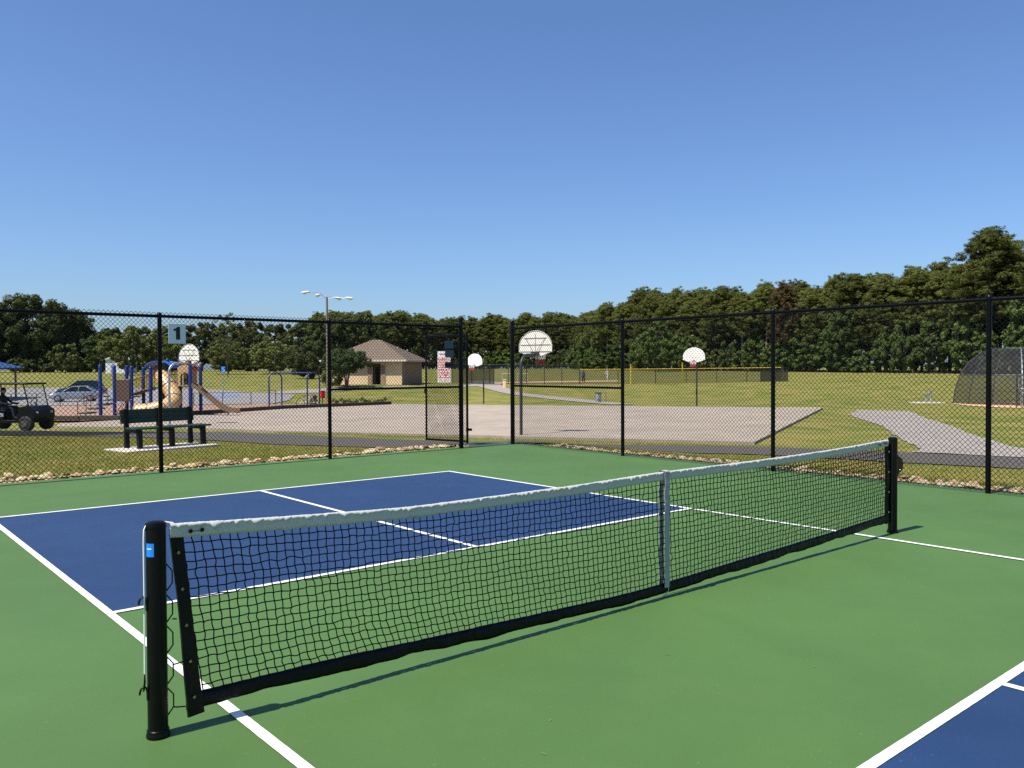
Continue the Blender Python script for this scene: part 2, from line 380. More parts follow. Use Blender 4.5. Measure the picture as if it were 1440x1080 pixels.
    def ball(s, c, r, n=10, m=7):
        rx, ry, rz = r if hasattr(r, '__len__') else (r, r, r)
        prof = [(math.sin(math.pi * i / m), -math.cos(math.pi * i / m)) for i in range(m + 1)]
        vs = []; fs = []
        for q, h in prof:
            for j in range(n):
                w = 2 * math.pi * j / n; vs.append((c[0] + rx * q * math.cos(w), c[1] + ry * q * math.sin(w), c[2] + rz * h))
        for i in range(m):
            for j in range(n): fs.append((i * n + j, i * n + (j + 1) % n, (i + 1) * n + (j + 1) % n, (i + 1) * n + j))
        return s.add(vs, fs)
    def build(s, name, m, parent=None, smooth=False, autosmooth=True):
        me = bpy.data.meshes.new(name); me.from_pydata(s.v, [], s.f); me.validate(clean_customdata=False)
        bm = bmesh.new(); bm.from_mesh(me); bmesh.ops.recalc_face_normals(bm, faces=bm.faces)
        if smooth:
            for f in bm.faces: f.smooth = True
            for e in bm.edges:
                if len(e.link_faces) == 2 and e.calc_face_angle(0) > 0.7: e.smooth = False
        bm.to_mesh(me); bm.free()
        return link(name, me, m, parent)

def link(name, me, m, parent=None):
    if m is not None: me.materials.append(MATS[m] if isinstance(m, str) else m)
    o = bpy.data.objects.new(name, me); C.objects.link(o)
    if parent is not None: o.parent = parent
    return o
def raw_mesh(name, verts, faces_flat, nside, m, parent=None, smooth=False):
    """big meshes straight from numpy: faces_flat (n, nside)"""
    me = bpy.data.meshes.new(name)
    V = np.asarray(verts, np.float32); F = np.asarray(faces_flat, np.int32)
    me.vertices.add(len(V)); me.vertices.foreach_set('co', V.ravel())
    me.loops.add(F.size); me.loops.foreach_set('vertex_index', F.ravel())
    me.polygons.add(len(F)); me.polygons.foreach_set('loop_start', np.arange(0, F.size, nside, dtype=np.int32))
    me.polygons.foreach_set('use_smooth', np.full(len(F), smooth, dtype=bool))
    me.update(calc_edges=True); me.validate()
    return link(name, me, m, parent)
def tag(o, label=None, cat=None, group=None, kind=None):
    if label: o['label'] = label
    if cat: o['category'] = cat
    if group: o['group'] = group
    if kind: o['kind'] = kind
    return o
def thing(name, label, cat, loc=(0, 0, 0), rz=0.0, group=None):
    o = bpy.data.objects.new(name, None); C.objects.link(o); o.location = loc; o.rotation_euler = (0, 0, rz)
    o.empty_display_size = .2
    return tag(o, label, cat, group)
def dup(root, loc, rz, label=None, scale=None):
    r = root.copy(); C.objects.link(r); r.location = loc; r.rotation_euler = (0, 0, rz)
    if scale is not None: r.scale = scale
    if label: r['label'] = label
    for ch in list(root.children):
        c = ch.copy(); C.objects.link(c); c.parent = r
        for g in list(ch.children):
            d = g.copy(); C.objects.link(d); d.parent = c
    return r
def fast_tubes(name, lines, r, n, m, parent=None):
    """many polylines as thin tubes in one mesh"""
    VV = []; FF = []; base = 0
    for P in lines:
        P = np.asarray(P, float); k = len(P)
        T = np.empty_like(P); T[1:-1] = P[2:] - P[:-2]; T[0] = P[1] - P[0]; T[-1] = P[-1] - P[-2]
        T /= np.linalg.norm(T, axis=1)[:, None] + 1e-12
        ref = np.array([0.0, 1.0, 0.0]) if abs(T[:, 1]).mean() < .7 else np.array([0, 0, 1.0])
        A = np.cross(T, ref); A /= np.linalg.norm(A, axis=1)[:, None] + 1e-12
        B = np.cross(A, T)
        for_j = [P + r * (math.cos(2 * math.pi * j / n) * A + math.sin(2 * math.pi * j / n) * B) for j in range(n)]
        V = np.stack(for_j, 1).reshape(-1, 3)
        i = np.arange(k - 1)[:, None] * n; j = np.arange(n)[None]
        j2 = (j + 1) % n
        F = np.stack([i + j, i + n + j, i + n + j2, i + j2], -1).reshape(-1, 4)
        VV.append(V); FF.append(F + base); base += len(V)
    return raw_mesh(name, np.concatenate(VV), np.concatenate(FF), 4, m, parent, smooth=True)

# ------------------------------------------------------------------ terrain
W1 = (np.array([-90, -8, -4.5, -1.3, 1.9, 3.2, 6, 10, 25, 45, 400.]), np.array([-.05, -.06, -.14, -.19, -.24, -.38, -.66, -.95, -1.15, -1.4, -1.5]))
R1 = (np.array([0, 60, 75, 90, 105, 130, 160, 220, 400, 6000.]), np.array([-1.3, -1.4, -1.5, -1.5, -.95, -.3, .2, .9, 1.5, 1.5]))
def pchip(x, T):
    S, Z = T; h = np.diff(S); d = np.diff(Z) / h; m = np.zeros(len(S))
    for i in range(1, len(S) - 1):
        if d[i - 1] * d[i] > 0:
            w1 = 2 * h[i] + h[i - 1]; w2 = h[i] + 2 * h[i - 1]; m[i] = (w1 + w2) / (w1 / d[i - 1] + w2 / d[i])
    x = np.clip(x, S[0], S[-1] - 1e-6); i = np.searchsorted(S, x, side='right') - 1; t = (x - S[i]) / h[i]
    return (1 + 2 * t) * (1 - t) ** 2 * Z[i] + t * (1 - t) ** 2 * h[i] * m[i] + t * t * (3 - 2 * t) * Z[i + 1] + t * t * (t - 1) * h[i] * m[i + 1]
def sm(a, b, x):
    t = np.clip((x - a) / (b - a), 0, 1); return t * t * (3 - 2 * t)
def zslab(x, y): return -.7 - .0105 * y
SLAB = [(8.25, 37.4), (10.7, 29.6), (13.4, 23.9), (18.85, 11.7), (44.1, 23.4), (40.9, 30.6), (31.9, 53.6), (21.8, 52.6), (14.35, 48.4), (9.0, 45.6), (5.6, 44.4), (4.8, 41.6), (6.4, 39.2)]
def sd_poly(x, y, poly):
    """signed distance (negative inside) to a polygon, vectorised"""
    x = np.asarray(x, float); y = np.asarray(y, float)
    d = np.full(x.shape, 1e9); ins = np.zeros(x.shape, bool)
    n = len(poly)
    for i in range(n):
        ax, ay = poly[i]; bx, by = poly[(i + 1) % n]
        ex, ey = bx - ax, by - ay
        t = np.clip(((x - ax) * ex + (y - ay) * ey) / (ex * ex + ey * ey), 0, 1)
        d = np.minimum(d, np.hypot(x - ax - t * ex, y - ay - t * ey))
        c = ((ay > y) != (by > y)) & (x < (bx - ax) * (y - ay) / (by - ay + 1e-12) + ax)
        ins ^= c
    return np.where(ins, -d, d)
def zt(x, y):
    x = np.asarray(x, float); y = np.asarray(y, float)
    w = (x - 7) * .894 + (y - 12.8) * .447
    r = np.hypot(x + 4.5, y + 3.7); t = sm(42, 62, r)
    z = (pchip(w, W1) - .25 * sm(17, 30, y)) * (1 - t) + pchip(r, R1) * t
    s_ = np.hypot(np.maximum(x - 7.0, 0), np.maximum(y - 9.9, 0)); g_ = 1 - sm(.35, 2.6, s_)
    z = z * (1 - g_) - .035 * g_
    z = z + .85 * np.exp(-((x - 46) ** 2 + (y - 82) ** 2) / (2 * 13 ** 2))
    sd = sd_poly(x, y, SLAB); m = 1 - sm(-.5, 3.5, sd)
    return z * (1 - m) + (zslab(x, y) - .09) * m
def zf(x, y): return float(zt(np.array([x]), np.array([y]))[0])

def axis_grid(c0, c1, fine):
    a = list(np.arange(c0, c1 + 1e-6, fine)); st = fine; v = c1
    while v < 2600: st *= 1.16; v += st; a.append(v)
    st = fine; v = c0
    while v > -2600: st *= 1.3; v -= st; a.insert(0, v)
    return np.array(a)
gx = axis_grid(-8, 60, .8); gy = axis_grid(-6, 64, .8)
X, Y = np.meshgrid(gx, gy, indexing='ij'); Z = zt(X.ravel(), Y.ravel())
ni, nj = X.shape
ii, jj = np.meshgrid(np.arange(ni - 1), np.arange(nj - 1), indexing='ij'); q = (ii * nj + jj).ravel()
o = raw_mesh('lawn_ground', np.stack([X.ravel(), Y.ravel(), Z], 1), np.stack([q, q + nj, q + nj + 1, q + 1], 1), 4, 'lawn', smooth=True)
tag(o, 'mown green and straw coloured lawn of the park', None, None, 'structure')

def sheet(name, poly, m, lift=.012, zfun=None, step=1.0, label=None, thick=0.0, parent=None, ragged=0.0):
    """a surface draped over the ground inside a polygon outline"""
    zfun = zfun or zt
    bm = bmesh.new()
    out = []
    for i in range(len(poly)):
        a, b = np.array(poly[i]), np.array(poly[(i + 1) % len(poly)]); k = max(1, int(np.linalg.norm(b - a) / step))
        for t in range(k): out.append(a + (b - a) * t / k + (rng.normal(0, ragged, 2) if ragged else 0))
    vs = [bm.verts.new((q[0], q[1], 0)) for q in out]
    f = bm.faces.new(vs)
    bb = np.array(out); x0, y0 = bb.min(0); x1, y1 = bb.max(0)
    for ax, lo, hi in ((0, x0, x1), (1, y0, y1)):
        k = int((hi - lo) / step)
        for t in range(1, k + 1):
            co = [0, 0, 0]; co[ax] = lo + (hi - lo) * t / (k + 1); no = [0, 0, 0]; no[ax] = 1
            bmesh.ops.bisect_plane(bm, geom=bm.verts[:] + bm.edges[:] + bm.faces[:], plane_co=co, plane_no=no)
    xs = np.array([v.co.x for v in bm.verts]); ys = np.array([v.co.y for v in bm.verts]); zs = zfun(xs, ys) + lift
    for v, z in zip(bm.verts, zs): v.co.z = z
    bmesh.ops.recalc_face_normals(bm, faces=bm.faces)
    for f in bm.faces:
        if f.normal.z < 0: f.normal_flip()
    if thick:
        r = bmesh.ops.extrude_face_region(bm, geom=bm.faces[:])
        for e in r['geom']:
            if isinstance(e, bmesh.types.BMVert): e.co.z -= thick
        bmesh.ops.recalc_face_normals(bm, faces=bm.faces)
    me = bpy.data.meshes.new(name); bm.to_mesh(me); bm.free()
    o = link(name, me, m, parent)
    if parent is None: tag(o, label, None, None, 'structure')
    return o

RC = -0.7049                                       # site bearing: local x runs across the view, local y away from the court
CR = (0.7616, -0.6480); CF = (0.6480, 0.7616)
def site(lat, dep): return (-4.51 + CR[0] * lat + CF[0] * dep, -3.68 + CR[1] * lat + CF[1] * dep)
PATH = [(-9.0, 38.0), (-2.6, 28.6), (-.05, 25.2), (1.86, 20.5), (3.2, 16.9), (3.95, 14.5), (5.2, 12.4), (5.85, 10.9), (6.0, 9.95), (7.15, 9.95), (7.7, 9.4), (8.76, 8.23), (10.37, 5.68), (10.85, 3.4), (11.37, 1.48), (12.9, -4), (15.2, -4), (13.6, 2.2), (13.0, 4.42), (12.19, 6.82), (10.1, 9.3), (8.4, 11.5), (7.6, 12.8), (6.9, 14.1), (6.2, 15.8), (5.4, 18.0), (4.85, 20.5), (3.4, 24.0), (1.9, 27.0), (-.4, 30.6), (-6.5, 39.5)]
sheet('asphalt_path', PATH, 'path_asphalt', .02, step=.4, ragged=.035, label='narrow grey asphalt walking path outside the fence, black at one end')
PALE = [(50.9, 24.6), (51.4, 21.3), (44.1, 17.2), (36.5, 12.9), (30.8, 9.8), (24.0, 5.6), (19.5, 3.0), (16.0, .9), (14.05, .55), (13.72, 2.0), (13.15, 4.2), (15.6, 5.3), (20.0, 6.95), (21.7, 7.66), (25.1, 9.8), (32.8, 14.2), (42, 20.6)]
sheet('concrete_path', PALE, 'path_concrete', .03, step=.7, ragged=.05, label='pale concrete path widening towards the asphalt walking path')
P2 = [(46.0, 43.2), (48.6, 50.4), (52.6, 63), (59.5, 80.2), (66, 88), (72, 97), (76, 96), (70, 86), (63.5, 78.5), (57, 68.2), (53.6, 55.8), (50.3, 47.1), (48.0, 42.0)]
sheet('winding_path', P2, 'path_concrete', .05, step=1.6, label='pale path winding beyond the basketball court')
o = sheet('basketball_court', SLAB, 'concrete', 0.0, zslab, 2.0, 'wide beige concrete basketball slab', thick=.25)
LOT = [(4.5, 96), (9.5, 80), (11.8, 75.5), (21, 66.5), (26, 64.2), (29.5, 68), (33.5, 75), (32.5, 83), (31.5, 91), (27.5, 104), (18.9, 111), (13, 111), (2, 112)]
sheet('parking_lot', LOT, 'lot_asphalt', .05, step=1.6, label='grey asphalt car park behind the playground')
MUL = [(9.0, 45.9), (14.35, 48.7), (21.8, 52.9), (31.9, 54.0), (33.5, 56), (28, 60), (25.6, 63.4), (20.6, 65.6), (11.3, 74.6), (6.0, 70), (4.0, 60), (5.6, 49.5)]
sheet('playground_mulch', MUL, 'mulch', .10, step=1.0, ragged=.1, label='reddish brown wood mulch under the playground')
sheet('blue_parking_bay', [(25.5, 79.5), (28.7, 77.5), (30.2, 81.0), (27.0, 83.0)], mat('bay_blue', (0.10, 0.18, 0.38), .8, fine=(6, .1)), .058, step=1.0, label='blue painted parking bay below the blue sign')
sheet('baseball_clay', [(62.5, 19.5), (64.5, 22.6), (67.5, 25.2), (69.5, 25.2), (72, 23.5), (80, 20), (88, 14), (84, 4), (70, 10)], 'clay', .04, step=2, label='orange clay of the baseball field by the backstop')
sheet('infield_clay', [site(-3, 114), site(-3, 119), site(6, 126), site(16, 127), site(16, 122), site(6, 119)], 'clay', .05, step=2, label='orange clay of the far ball field')
sheet('building_path', [(36.5, 76), (43, 77.2), (52, 74.4), (62, 77.5), (63.5, 79.5), (52, 76.8), (42, 80.6), (33.6, 82), (33.5, 78)], 'path_concrete', .05, step=1.2, label='pale concrete apron in front of the beige building')

# ------------------------------------------------------------------ pickleball court
LW = .0508
court = MB().box((-3.05, -.14, -.06), (20.1, 19.98, .12)).build('court_floor', 'court_green')
tag(court, 'green acrylic pickleball court surface with blue play zones', None, None, 'structure')
def flat(name, x0, x1, y0, y1, z, m, rough=0.0004):
    k = max(1, int(max(x1 - x0, y1 - y0) / .03)); mb = MB(); vs = []
    for i in range(k + 1):
        t = i / k; j0, j1 = rng.normal(0, rough, 2)
        if x1 - x0 > y1 - y0: vs += [(x0 + (x1 - x0) * t, y0 + j0, z), (x0 + (x1 - x0) * t, y1 + j1, z)]
        else: vs += [(x0 + j0, y0 + (y1 - y0) * t, z), (x1 + j1, y0 + (y1 - y0) * t, z)]
    return mb.add(vs, [(2 * i, 2 * i + 2, 2 * i + 3, 2 * i + 1) for i in range(k)]).build(name, m, court)
for sg in (1, -1):
    a, b = sorted((sg * 2.11, sg * 6.68))
    flat('blue_zone', -3.02, 3.02, a, b, .003, 'court_blue')
    a, b = sorted((sg * 2.083, sg * 2.134)); flat('kitchen_line', -2.997, 2.997, a, b, .0068, 'line_white')
    a, b = sorted((sg * 6.655, sg * 6.706)); flat('base_line', -3.048, 3.048, a, b, .0072, 'line_white')
    a, b = sorted((sg * 2.134, sg * 6.655)); flat('centre_line', -.0254, .0254, a, b, .0064, 'line_white')
for sg in (1, -1):
    a, b = sorted((sg * 2.997, sg * 3.048)); flat('side_line', a, b, -6.655, 6.655, .0076, 'line_white')
# a few pale scuffs left by shoes and balls
sc_m = mat('scuff', (0.095, 0.17, 0.07), .8)
scv = MB()
for k in range(46):
    x, y = rng.uniform(-3.2, 5.5), rng.uniform(-2.6, 5); a = rng.uniform(0, 3.14); l = rng.uniform(.004, .018); w = rng.uniform(.0015, .004)
    dx, dy = math.cos(a), math.sin(a)
    if -3.1 < x < 3.1 and not (-2.0 < y < 2.0): continue
    scv.add([(x - dx * l - dy * w, y - dy * l + dx * w, .0035), (x - dx * l + dy * w, y - dy * l - dx * w, .0035), (x + dx * l + dy * w, y + dy * l - dx * w, .0035), (x + dx * l - dy * w, y + dy * l + dx * w, .0035)], [(0, 1, 2, 3)])
o = scv.build('scuff_marks', sc_m, court); o['kind'] = 'stuff'

# ------------------------------------------------------------------ net
TOPL = (np.array([-3.5, -3.31, -2.6, -1.98, -1.0, 0, 1.0, 2.0, 3.29, 3.5]), np.array([.93, .918, .878, .854, .853, .866, .861, .866, .895, .90]))
BOTL = (np.array([-3.5, -3.26, -2.73, -1.8, -.93, -.3, 0, .4, 1.47, 2.4, 3.23, 3.5]), np.array([.09, .09, .086, .058, .034, .020, .024, .034, .060, .084, .112, .115]))
def ztop(x): return pchip(np.asarray(x, float), TOPL)
def zbot(x): return pchip(np.asarray(x, float), BOTL)
net = thing('pickleball_net', 'black mesh pickleball net with white top tape across the green court', 'net', (0, 0, 0))
XL0, XL1, XR = -3.270, -3.186, 3.255         # left edge of the mesh (top, bottom) and right edge
def smooth_noise(n, k, amp):
    a = rng.normal(0, 1, n); ker = np.hanning(k); ker /= ker.sum()
    return np.convolve(a, ker, 'same') * amp * math.sqrt(k / 1.5)
# top tape: a folded vinyl sleeve, creased along its upper edge
NS = 1040; xs = np.linspace(-3.318, 3.268, NS); zt_ = ztop(xs)
crease = smooth_noise(NS, 3, .0008) + smooth_noise(NS, 9, .0006); lean = smooth_noise(NS, 80, .0008); low = smooth_noise(NS, 25, .0012)
prof = [(-.0062, -.061), (-.0064, -.045), (-.0066, -.030), (-.0072, -.016), (-.0078, -.007), (-.0050, -.0012), (.0030, 0), (.0072, -.006), (.0078, -.018), (.0070, -.045), (.0065, -.061), (.0048, -.060), (.0048, -.02), (-.0048, -.02), (-.0048, -.060)]
fold = -.013 + smooth_noise(NS, 5, .0050) + smooth_noise(NS, 14, .0034); fold = np.clip(fold, -.032, -.004)
NP = len(prof); V = np.zeros((NS, NP, 3))
for j, (py, pz) in enumerate(prof):
    top = max(0, 1 + pz / .02)
    wr = smooth_noise(NS, 9, .00035) if pz < -.003 else 0
    V[:, j, 0] = xs; V[:, j, 1] = py + lean + wr + (crease * (1.0 if py < 0 else .4)) * max(0, 1 - abs(pz + .008) / .022)
    V[:, j, 2] = zt_ + pz + crease * .5 * top + (low if pz < -.055 else 0)
    if j == 4: V[:, j, 2] = zt_ + fold; V[:, j, 1] = -.0062 + lean - np.abs(fold) * .42
    if j == 3: V[:, j, 2] = zt_ + fold - .0035; V[:, j, 1] = -.0068 + lean
q = (np.arange(NS - 1)[:, None] * NP + np.arange(NP)[None]); q2 = np.arange(NS - 1)[:, None] * NP + (np.arange(NP)[None] + 1) % NP
raw_mesh('top_tape', V.reshape(-1, 3), np.stack([q, q + NP, q2 + NP, q2], -1).reshape(-1, 4), 4, 'white_vinyl', net, smooth=True)
# bottom tape
zb_ = zbot(xs); x_b = np.linspace(-3.255, 3.262, NS); zb_ = zbot(x_b)
bl = smooth_noise(NS, 31, .0035); be = smooth_noise(NS, 41, .003)
profb = [(-.006, 0), (-.009, .018), (-.008, .042), (-.004, .072), (.004, .072), (.008, .04), (.009, .018), (.005, 0)]
NB = len(profb); V = np.zeros((NS, NB, 3))
for j, (py, pz) in enumerate(profb):
    V[:, j, 0] = x_b; V[:, j, 1] = py + bl * (1 - pz / .07) + smooth_noise(NS, 9, .0016); V[:, j, 2] = zb_ + pz + be * (1 - pz / .064)
q = (np.arange(NS - 1)[:, None] * NB + np.arange(NB)[None]); q2 = np.arange(NS - 1)[:, None] * NB + (np.arange(NB)[None] + 1) % NB
raw_mesh('bottom_tape', V.reshape(-1, 3), np.stack([q, q + NB, q2 + NB, q2], -1).reshape(-1, 4), 4, 'black_vinyl', net, smooth=True)
# side tapes
def side_tape(xt0, xt1, xb0, xb1, zt0, zb0):
    mb = MB(); k = 24; vs = []
    for i in range(k + 1):
        t = i / k; z = zt0 + (zb0 - zt0) * t
        bow = math.sin(t * math.pi) * .004; wy = .004 * math.sin(t * 9 + 1)
        a = xt0 + (xb0 - xt0) * t + bow; b = xt1 + (xb1 - xt1) * t - bow
        for x, y in ((a, -.008), (b, -.010), (b, .008), (a, .008)): vs.append((x, y + wy, z + (x - a) * .12))
    fs = []
    for i in range(k):
        for j in range(4): fs.append((i * 4 + j, i * 4 + (j + 1) % 4, (i + 1) * 4 + (j + 1) % 4, (i + 1) * 4 + j))
    fs += [(0, 1, 2, 3), tuple(k * 4 + j for j in (3, 2, 1, 0))]
    return mb.add(vs, fs).build('side_tape', 'black_vinyl', net, smooth=True)
lt = side_tape(-3.318, -3.264, -3.252, -3.182, .868, .060)
rt = side_tape(3.235, 3.296, 3.232, 3.292, .845, .10)
for i in range(5):
    t = (i + .12) / 4.35; z = .81 - t * .70; x = -3.290 + t * .066
    MB().lathe([(.0028, -.015), (.0068, -.015), (.0075, -.012), (.0068, -.010), (.0028, -.010)], (x, -.002, z), 12, 'y').build('grommet', 'brass', lt, True)
for i in range(4):
    MB().lathe([(.0035, -.015), (.008, -.015), (.009, -.012), (.0035, -.010)], (3.268, -.002, .78 - i * .19), 10, 'y').build('grommet', 'steel', rt, True)
# knotted mesh
NC = 152; NR = 18
us = np.linspace(0, 1, NC + 1); vsn = np.linspace(0, 1, NR + 1)
node = np.zeros((NC + 1, NR + 1, 3))
sway = smooth_noise(NC + 1, 25, .007)
for j, v in enumerate(vsn):
    xl = XL0 + (XL1 - XL0) * (1 - v) ; x = xl + (XR - xl) * us
    zb = zbot(x) + .058; zt2 = ztop(x) - .050
    node[:, j, 0] = x + np.sin(v * 9 + us * 40) * .0016; node[:, j, 2] = zb + (zt2 - zb) * v
    node[:, j, 1] = sway * math.sin(v * math.pi) * .8 + .012 * math.sin(v * math.pi) * np.sin(us * 6.28)
node[1:-1, 1:-1] += rng.normal(0, .0022, (NC - 1, NR - 1, 3)) * np.array([1, .8, 1])
# towards the foot of the left side the cells are dragged sideways
drag = np.clip(.22 - vsn, 0, 1)[None, :] * np.exp(-((us - .14) / .10) ** 2)[:, None]
node[:, :, 0] += drag * .12
lines = []
def strand(P, amp):
    P = np.asarray(P); k = len(P); out = [P[0]]
    for i in range(k - 1):
        d = rng.normal(0, amp, 3); s = (-1) ** i * amp * .9
        for t in (.33, .67):
            w = math.sin(t * math.pi)
            out.append(P[i] * (1 - t) + P[i + 1] * t + d * w + np.array([s * w, 0, -s * w * .5]))
        out.append(P[i + 1])
    return np.array(out)
for i in range(NC + 1): lines.append(strand(node[i], .0019))
for j in range(NR + 1): lines.append(strand(node[:, j], .0017))
nm = fast_tubes('net_mesh', lines, .0029, 5, 'net_cord', net)
kb = MB()
oct_v = [(1, 0, 0), (-1, 0, 0), (0, 1, 0), (0, -1, 0), (0, 0, 1), (0, 0, -1)]; oct_f = [(0, 2, 4), (2, 1, 4), (1, 3, 4), (3, 0, 4), (2, 0, 5), (1, 2, 5), (3, 1, 5), (0, 3, 5)]
KV = np.array(oct_v) * .0056; nn = node.reshape(-1, 3)
V = (nn[:, None] + KV[None] * rng.uniform(.8, 1.2, (len(nn), 1, 1))).reshape(-1, 3)
F = (np.arange(len(nn))[:, None, None] * 6 + np.array(oct_f)[None]).reshape(-1, 3)
o = raw_mesh('net_knots', V, F, 3, 'net_cord', net); o['kind'] = 'stuff'
# centre strap, looped over the tape
def strap(y0, y1):
    mb = MB(); k = 30; vs = []
    for i in range(k + 1):
        t = i / k; z = .868 - t * .80; wig = .0022 * math.sin(i * 1.3) + .0015 * math.sin(i * 2.9)
        for x, y in ((-.0245, y0), (.0245, y0), (.0245, y1), (-.0245, y1)): vs.append((x + .0015 * math.sin(i * .8), y + wig, z))
    fs = [(0, 1, 2, 3), tuple(k * 4 + j for j in (3, 2, 1, 0))]
    for i in range(k):
        for j in range(4): fs.append((i * 4 + j, i * 4 + (j + 1) % 4, (i + 1) * 4 + (j + 1) % 4, (i + 1) * 4 + j))
    mb.add(vs, fs); return mb
cs = thing('centre_strap', 'grey white webbing strap holding the net down at its middle', 'strap', (0, 0, 0))
w1 = strap(-.022, -.019).build('webbing', 'strap_web', cs, True); w2 = strap(.030, .033).build('webbing', 'strap_web', cs, True)
MB().add([(-.0245, -.022, .868), (.0245, -.022, .868), (.0245, -.012, .8735), (-.0245, -.012, .8735), (.0245, .022, .8735), (-.0245, .022, .8735), (.0245, .033, .868), (-.0245, .033, .868)], [(0, 1, 2, 3), (3, 2, 4, 5), (5, 4, 6, 7)]).build('strap_fold', 'strap_web', cs)
MB().tube([(-.024, -.024, .862), (.024, -.024, .862), (.024, -.024, .850), (-.024, -.024, .850)], .0022, 6, closed=True).build('buckle', 'steel', cs, True)
hk = MB(); hk.tube([(0, -.020, .075), (.012, -.021, .060), (.013, -.020, .045), (.004, -.019, .036), (.0, -.018, .030)], .0032, 6)
hk.build('snap_hook', 'steel', cs, True)
MB().tube([(0, -.012, .034), (.002, -.006, .018), (0, 0, .001)], .003, 6).build('anchor_link', 'zinc', cs, True)
MB().lathe([(.012, .0), (.012, .003), (.006, .004)], (0, 0, .0036), 12).build('ground_anchor', 'zinc', cs, True)

# ------------------------------------------------------------------ net posts
lp = thing('net_post', 'near black round net post with blue sticker and white cable', 'net post', (-3.368, 0.03, 0), 0, 'pickleball net posts')
MB().lathe([(.0415, .02), (.0415, .905), (.0405, .912)], (0, 0, 0), 32).build('tube', 'black_coat', lp, True)
MB().lathe([(.0435, .905), (.0435, .917), (.040, .926), (.028, .932), (.008, .934)], (0, 0, 0), 32).build('cap', 'black_coat', lp, True)
MB().lathe([(.049, .004), (.049, .014), (.046, .020), (.046, .032), (.0425, .036)], (0, 0, 0), 32).build('base_collar', 'black_coat', lp, True)
st = MB(); vs = []; n = 8
for i in range(n + 1):
    a = R(188) + R(54) * i / n; vs += [(.0422 * math.cos(a), .0422 * math.sin(a), .785), (.0422 * math.cos(a), .0422 * math.sin(a), .842)]
st.add(vs, [(2 * i, 2 * i + 2, 2 * i + 3, 2 * i + 1) for i in range(n)])
s_ = st.build('sticker', 'sticker_blue', lp, True)
st = MB(); vs = []
for i in range(5):
    a = R(198) + R(30) * i / 4; vs += [(.0425 * math.cos(a), .0425 * math.sin(a), .817), (.0425 * math.cos(a), .0425 * math.sin(a), .822)]
st.add(vs, [(2 * i, 2 * i + 2, 2 * i + 3, 2 * i + 1) for i in range(4)]); st.build('sticker_mark', 'sign_white', s_, True)
for z in (.60, .215):
    MB().tube([(-.041, -.004, z - .03), (-.046, -.004, z + .004), (-.056, -.004, z + .016), (-.068, -.005, z + .010), (-.074, -.005, z - .006), (-.075, -.005, z - .016)], .0045, 8).build('cleat_hook', 'black_coat', lp, True)
    MB().box((-.0425, -.004, z - .02), (.007, .018, .055), bev=.002).build('hook_plate', 'black_coat', lp)
MB().lathe([(.003, -.007), (.017, -.006), (.014, 0), (.017, .006), (.003, .007)], (-.030, -.004, .906), 16, 'y').build('pulley', 'black_coat', lp, True)
for i in range(5):
    z0 = .085 + i * .135
    MB().tube([(.038, -.012, z0), (.062, -.014, z0 + .032), (.062, -.014, z0 + .086), (.038, -.012, z0 + .118)], .0032, 6).build('lacing_rod', 'black_coat', lp, True)
cb = thing('net_cable', 'white cable running from the net tape over the near post', 'cable', (0, 0, 0))
MB().tube([(-3.30, .012, .917), (-3.34, .024, .9265), (-3.385, .026, .925), (-3.410, .026, .915), (-3.4175, .026, .900), (-3.4195, .026, .85), (-3.420, .024, .6), (-3.422, .024, .285)], .0034, 8).build('white_cable', 'cable_white', cb, True)
MB().tube([(-3.422, .024, .285), (-3.425, .022, .25), (-3.430, .022, .21)], .0022, 6).tube([(-3.421, .026, .285), (-3.420, .024, .25), (-3.424, .024, .212)], .0022, 6).build('black_cord', 'net_cord', cb, True)
lc = thing('net_lacing', 'black cords lacing the net edge to the near post', 'cord', (0, 0, 0))
for P in ([(-3.3065, .016, .115), (-3.29, .01, .112), (-3.262, -.004, .112)], [(-3.3065, .016, .30), (-3.285, .006, .305), (-3.268, -.004, .31)], [(-3.3065, .016, .50), (-3.293, .004, .50)]):
    MB().tube(P, .003, 6).build('lacing_cord', 'net_cord', lc, True)
mk = MB().tube([(-3.232, -.0155, .876), (-3.188, -.0155, .875)], .0016, 6)
for x in (-3.235, -3.185): mk.lathe([(.004, -.017), (.0085, -.017), (.0095, -.0145), (.004, -.013)], (x, 0, .877), 14, 'y')
o = mk.build('tape_grommets', 'black_coat', net, True); o['kind'] = 'stuff'
mk = MB()
for x in (3.18, 3.225): mk.box((x, -.014, ztop(x) - .03), (.006, .003, .018))
mk.box((3.2025, -.014, float(ztop(3.2)) - .03), (.04, .003, .006)); mk.box((3.10, -.014, float(ztop(3.1)) - .034), (.02, .003, .018), ry=.4); mk.box((3.06, -.014, float(ztop(3.06)) - .034), (.006, .003, .012))
o = mk.build('tape_print', 'ink_black', net); o['kind'] = 'stuff'

